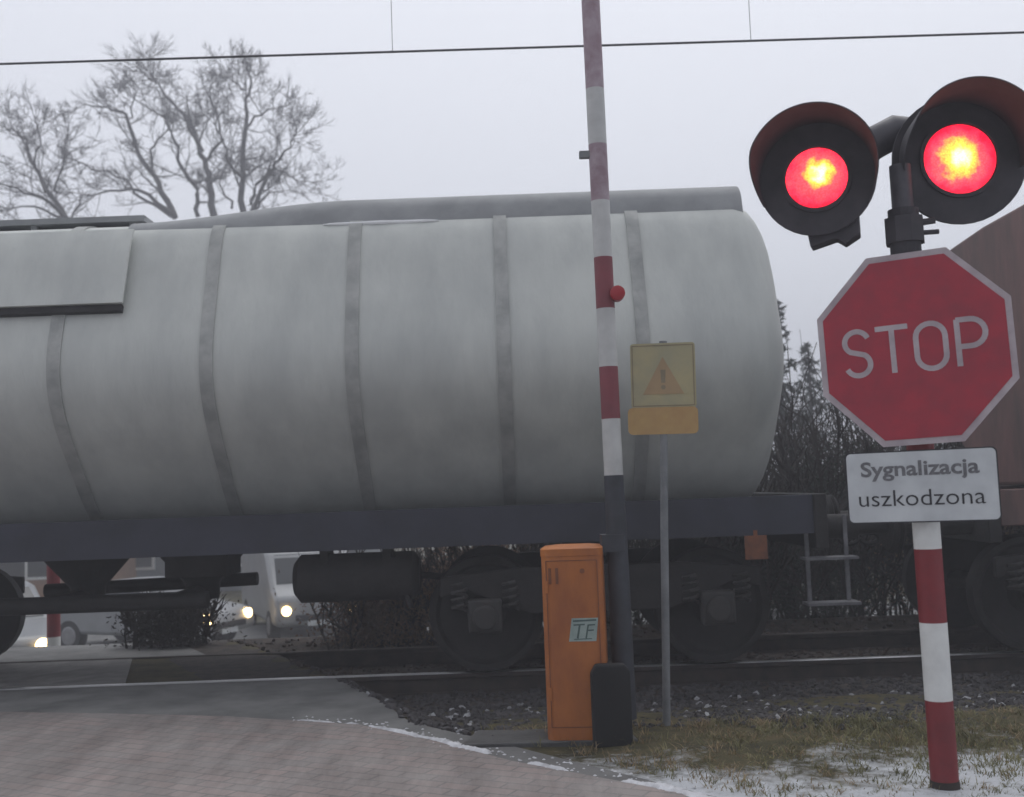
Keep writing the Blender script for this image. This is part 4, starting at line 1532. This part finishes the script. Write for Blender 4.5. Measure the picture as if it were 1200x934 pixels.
place_car('van', 'white van with one headlight visible right of the car headlights', 336, 722, 23.4, R(22), M['car_white'], van=True, side=-1)

def house(x, y, w, d, hgt, label, wall_m, rot=0.0):
    z = -1.6
    root = thing('house', label, 'house', (x, y, z), 'houses beyond the track')
    m = MB()
    m.box((x, y, z + hgt / 2), (w, d, hgt))
    m.prism([(y - d / 2, z + hgt), (y + d / 2, z + hgt), (y, z + hgt + d * .32)], 0, x - w / 2, x + w / 2)
    wl = m.build('wall', wall_m, root)
    m = MB()
    for s in (-1, 1):
        m.prism([(y + s * (d / 2 + .4), z + hgt - .18), (y, z + hgt + d * .32 + .06), (y, z + hgt + d * .32 + .2), (y + s * (d / 2 + .4), z + hgt - .04)], 0, x - w / 2 - .3, x + w / 2 + .3)
    rf = m.build('roof', M['roof'], root)
    m = MB()
    m.box((x + w * .2, y + .4, z + hgt + d * .32 + .3), (.5, .5, 1.2))
    m.build('chimney', M['brick'], rf)
    for i in range(max(2, int(w / 2.6))):
        for fl in range(2):
            xx = x - w / 2 + (i + .5) * w / max(2, int(w / 2.6))
            zz = z + 1.5 + fl * 2.7
            if zz + .7 > z + hgt:
                continue
            m = MB()
            m.box((xx, y - d / 2 - .02, zz), (1.2, .08, 1.4))
            wn = m.build('window', M['white'], root)
            m = MB()
            m.box((xx, y - d / 2 - .065, zz), (1.02, .02, 1.22))
            m.build('pane', M['glass'], wn)
q = W(64, 690, 34)
house(q.x + .1, 36.5, 2.4, 4, 4.2, 'narrow brown rendered house glimpsed under the left of the wagon', M['brick'])
house(q.x - 5.8, 38, 7.5, 7, 5.2, 'grey rendered house behind the leftmost car', M['render'])
house(W(270, 660, 38).x, 41, 9, 7, 5.0, 'grey house with white windows behind the headlights', M['render'])

# far side red and white marker post
fb = W(63, 772, 13.0)
zt = terrain(fb.x, 13.0)
fp = thing('marker_post', 'red and white banded post beyond the track, by the leftmost car', 'post', (fb.x, 13.0, zt))
m = MB()
for i in range(9):
    m.cur = i % 2
    m.tube([(fb.x, 13.0, zt - .1 + i * .28), (fb.x, 13.0, zt - .1 + (i + 1) * .28)], .075, 16, cap=i in (0, 8))
m.build('post', [M['white'], M['red']], fp, smooth=True)
m = MB()
fr_ = frame((fb.x, 12.9, zt + 2.1), R(-15))
m.plate(fr_, octo(.8), -.01, 0)
m.build('sign', M['sign_back'], fp)

# ------------------------------------------------------------------ haze
m = MB()
m.box((0, 175, 12), (600, 470, 30))
hz = m.build('haze', bpy.data.materials.new('haze_air'))
kind(hz, 'stuff')
tag(hz, 'thin pale winter haze filling the air', 'haze')
hm = hz.data.materials[0]
n, l = nodes(hm)
n.remove(n['Principled BSDF'])
pv = n.new('ShaderNodeVolumePrincipled')
pv.inputs['Color'].default_value = (.92, .94, 1.0, 1)
pv.inputs['Density'].default_value = .006
pv.inputs['Anisotropy'].default_value = 0.0
l.new(pv.outputs['Volume'], n['Material Output'].inputs['Volume'])

# ------------------------------------------------------------------ light
EL, AZ = 62.0, 25.0           # hidden sun, high beyond the train
w = bpy.data.worlds.new('World')
scene.world = w
w.use_nodes = True
n, l = w.node_tree.nodes, w.node_tree.links
bg = n['Background']
sky = n.new('ShaderNodeTexSky')
sky.sky_type = 'NISHITA'
sky.sun_disc = False
sky.sun_elevation = R(EL)
sky.sun_rotation = R(AZ)
sky.air_density = 1.0
sky.dust_density = 4.0
sky.ozone_density = 1.0
hs = n.new('ShaderNodeHueSaturation')
hs.inputs['Saturation'].default_value = .12
l.new(sky.outputs['Color'], hs.inputs['Color'])
# overcast: cloud evens out the clear-sky gradient, brighter overhead
mx = n.new('ShaderNodeMix')
mx.data_type = 'RGBA'
mx.inputs['Factor'].default_value = .75
l.new(hs.outputs['Color'], mx.inputs['A'])
tc = n.new('ShaderNodeTexCoord')
sxyz = n.new('ShaderNodeSeparateXYZ')
l.new(tc.outputs['Generated'], sxyz.inputs['Vector'])
rp = n.new('ShaderNodeValToRGB')
e = rp.color_ramp.elements
e[0].position = 0.0
e[0].color = (5.6, 5.9, 6.7, 1)
e[1].position = .9
e[1].color = (9.6, 9.8, 10.6, 1)
q = e.new(.45)
q.color = (7.6, 7.85, 8.7, 1)
l.new(sxyz.outputs['Z'], rp.inputs['Fac'])
l.new(rp.outputs['Color'], mx.inputs['B'])
mr = n.new('ShaderNodeMapRange')      # dimming added behind the camera to darken surfaces that face it
mr.inputs['From Min'].default_value = -.75
mr.inputs['From Max'].default_value = .35
mr.inputs['To Min'].default_value = .45
mr.inputs['To Max'].default_value = 1.0
l.new(sxyz.outputs['Y'], mr.inputs['Value'])
sc_ = n.new('ShaderNodeVectorMath')
sc_.operation = 'SCALE'
l.new(mx.outputs['Result'], sc_.inputs[0])
l.new(mr.outputs['Result'], sc_.inputs['Scale'])
l.new(sc_.outputs['Vector'], bg.inputs['Color'])
bg.inputs['Strength'].default_value = .1
sd = bpy.data.lights.new('sun', 'SUN')
sd.energy = .5
sd.angle = R(40)
sd.color = (1, .97, .93)
so_ = bpy.data.objects.new('sun', sd)
col.objects.link(so_)
# Nishita: rotation measured from +Y clockwise seen from above
a = R(AZ)
sdir = Vector((math.sin(a) * math.cos(R(EL)), math.cos(a) * math.cos(R(EL)), math.sin(R(EL))))
so_.rotation_euler = sdir.to_track_quat('Z', 'Y').to_euler()
so_.location = (0, 0, 20)

vs_ = scene.view_settings
vs_.view_transform = 'Standard'
vs_.look = 'None'
vs_.gamma = 1
vs_.exposure = 0.42
vs_.use_curve_mapping = False
scene.render.engine = 'CYCLES'
cy = scene.cycles
cy.use_denoising = True
cy.max_bounces = 8
cy.volume_bounces = 2
cy.diffuse_bounces = 4
cy.sample_clamp_indirect = 6
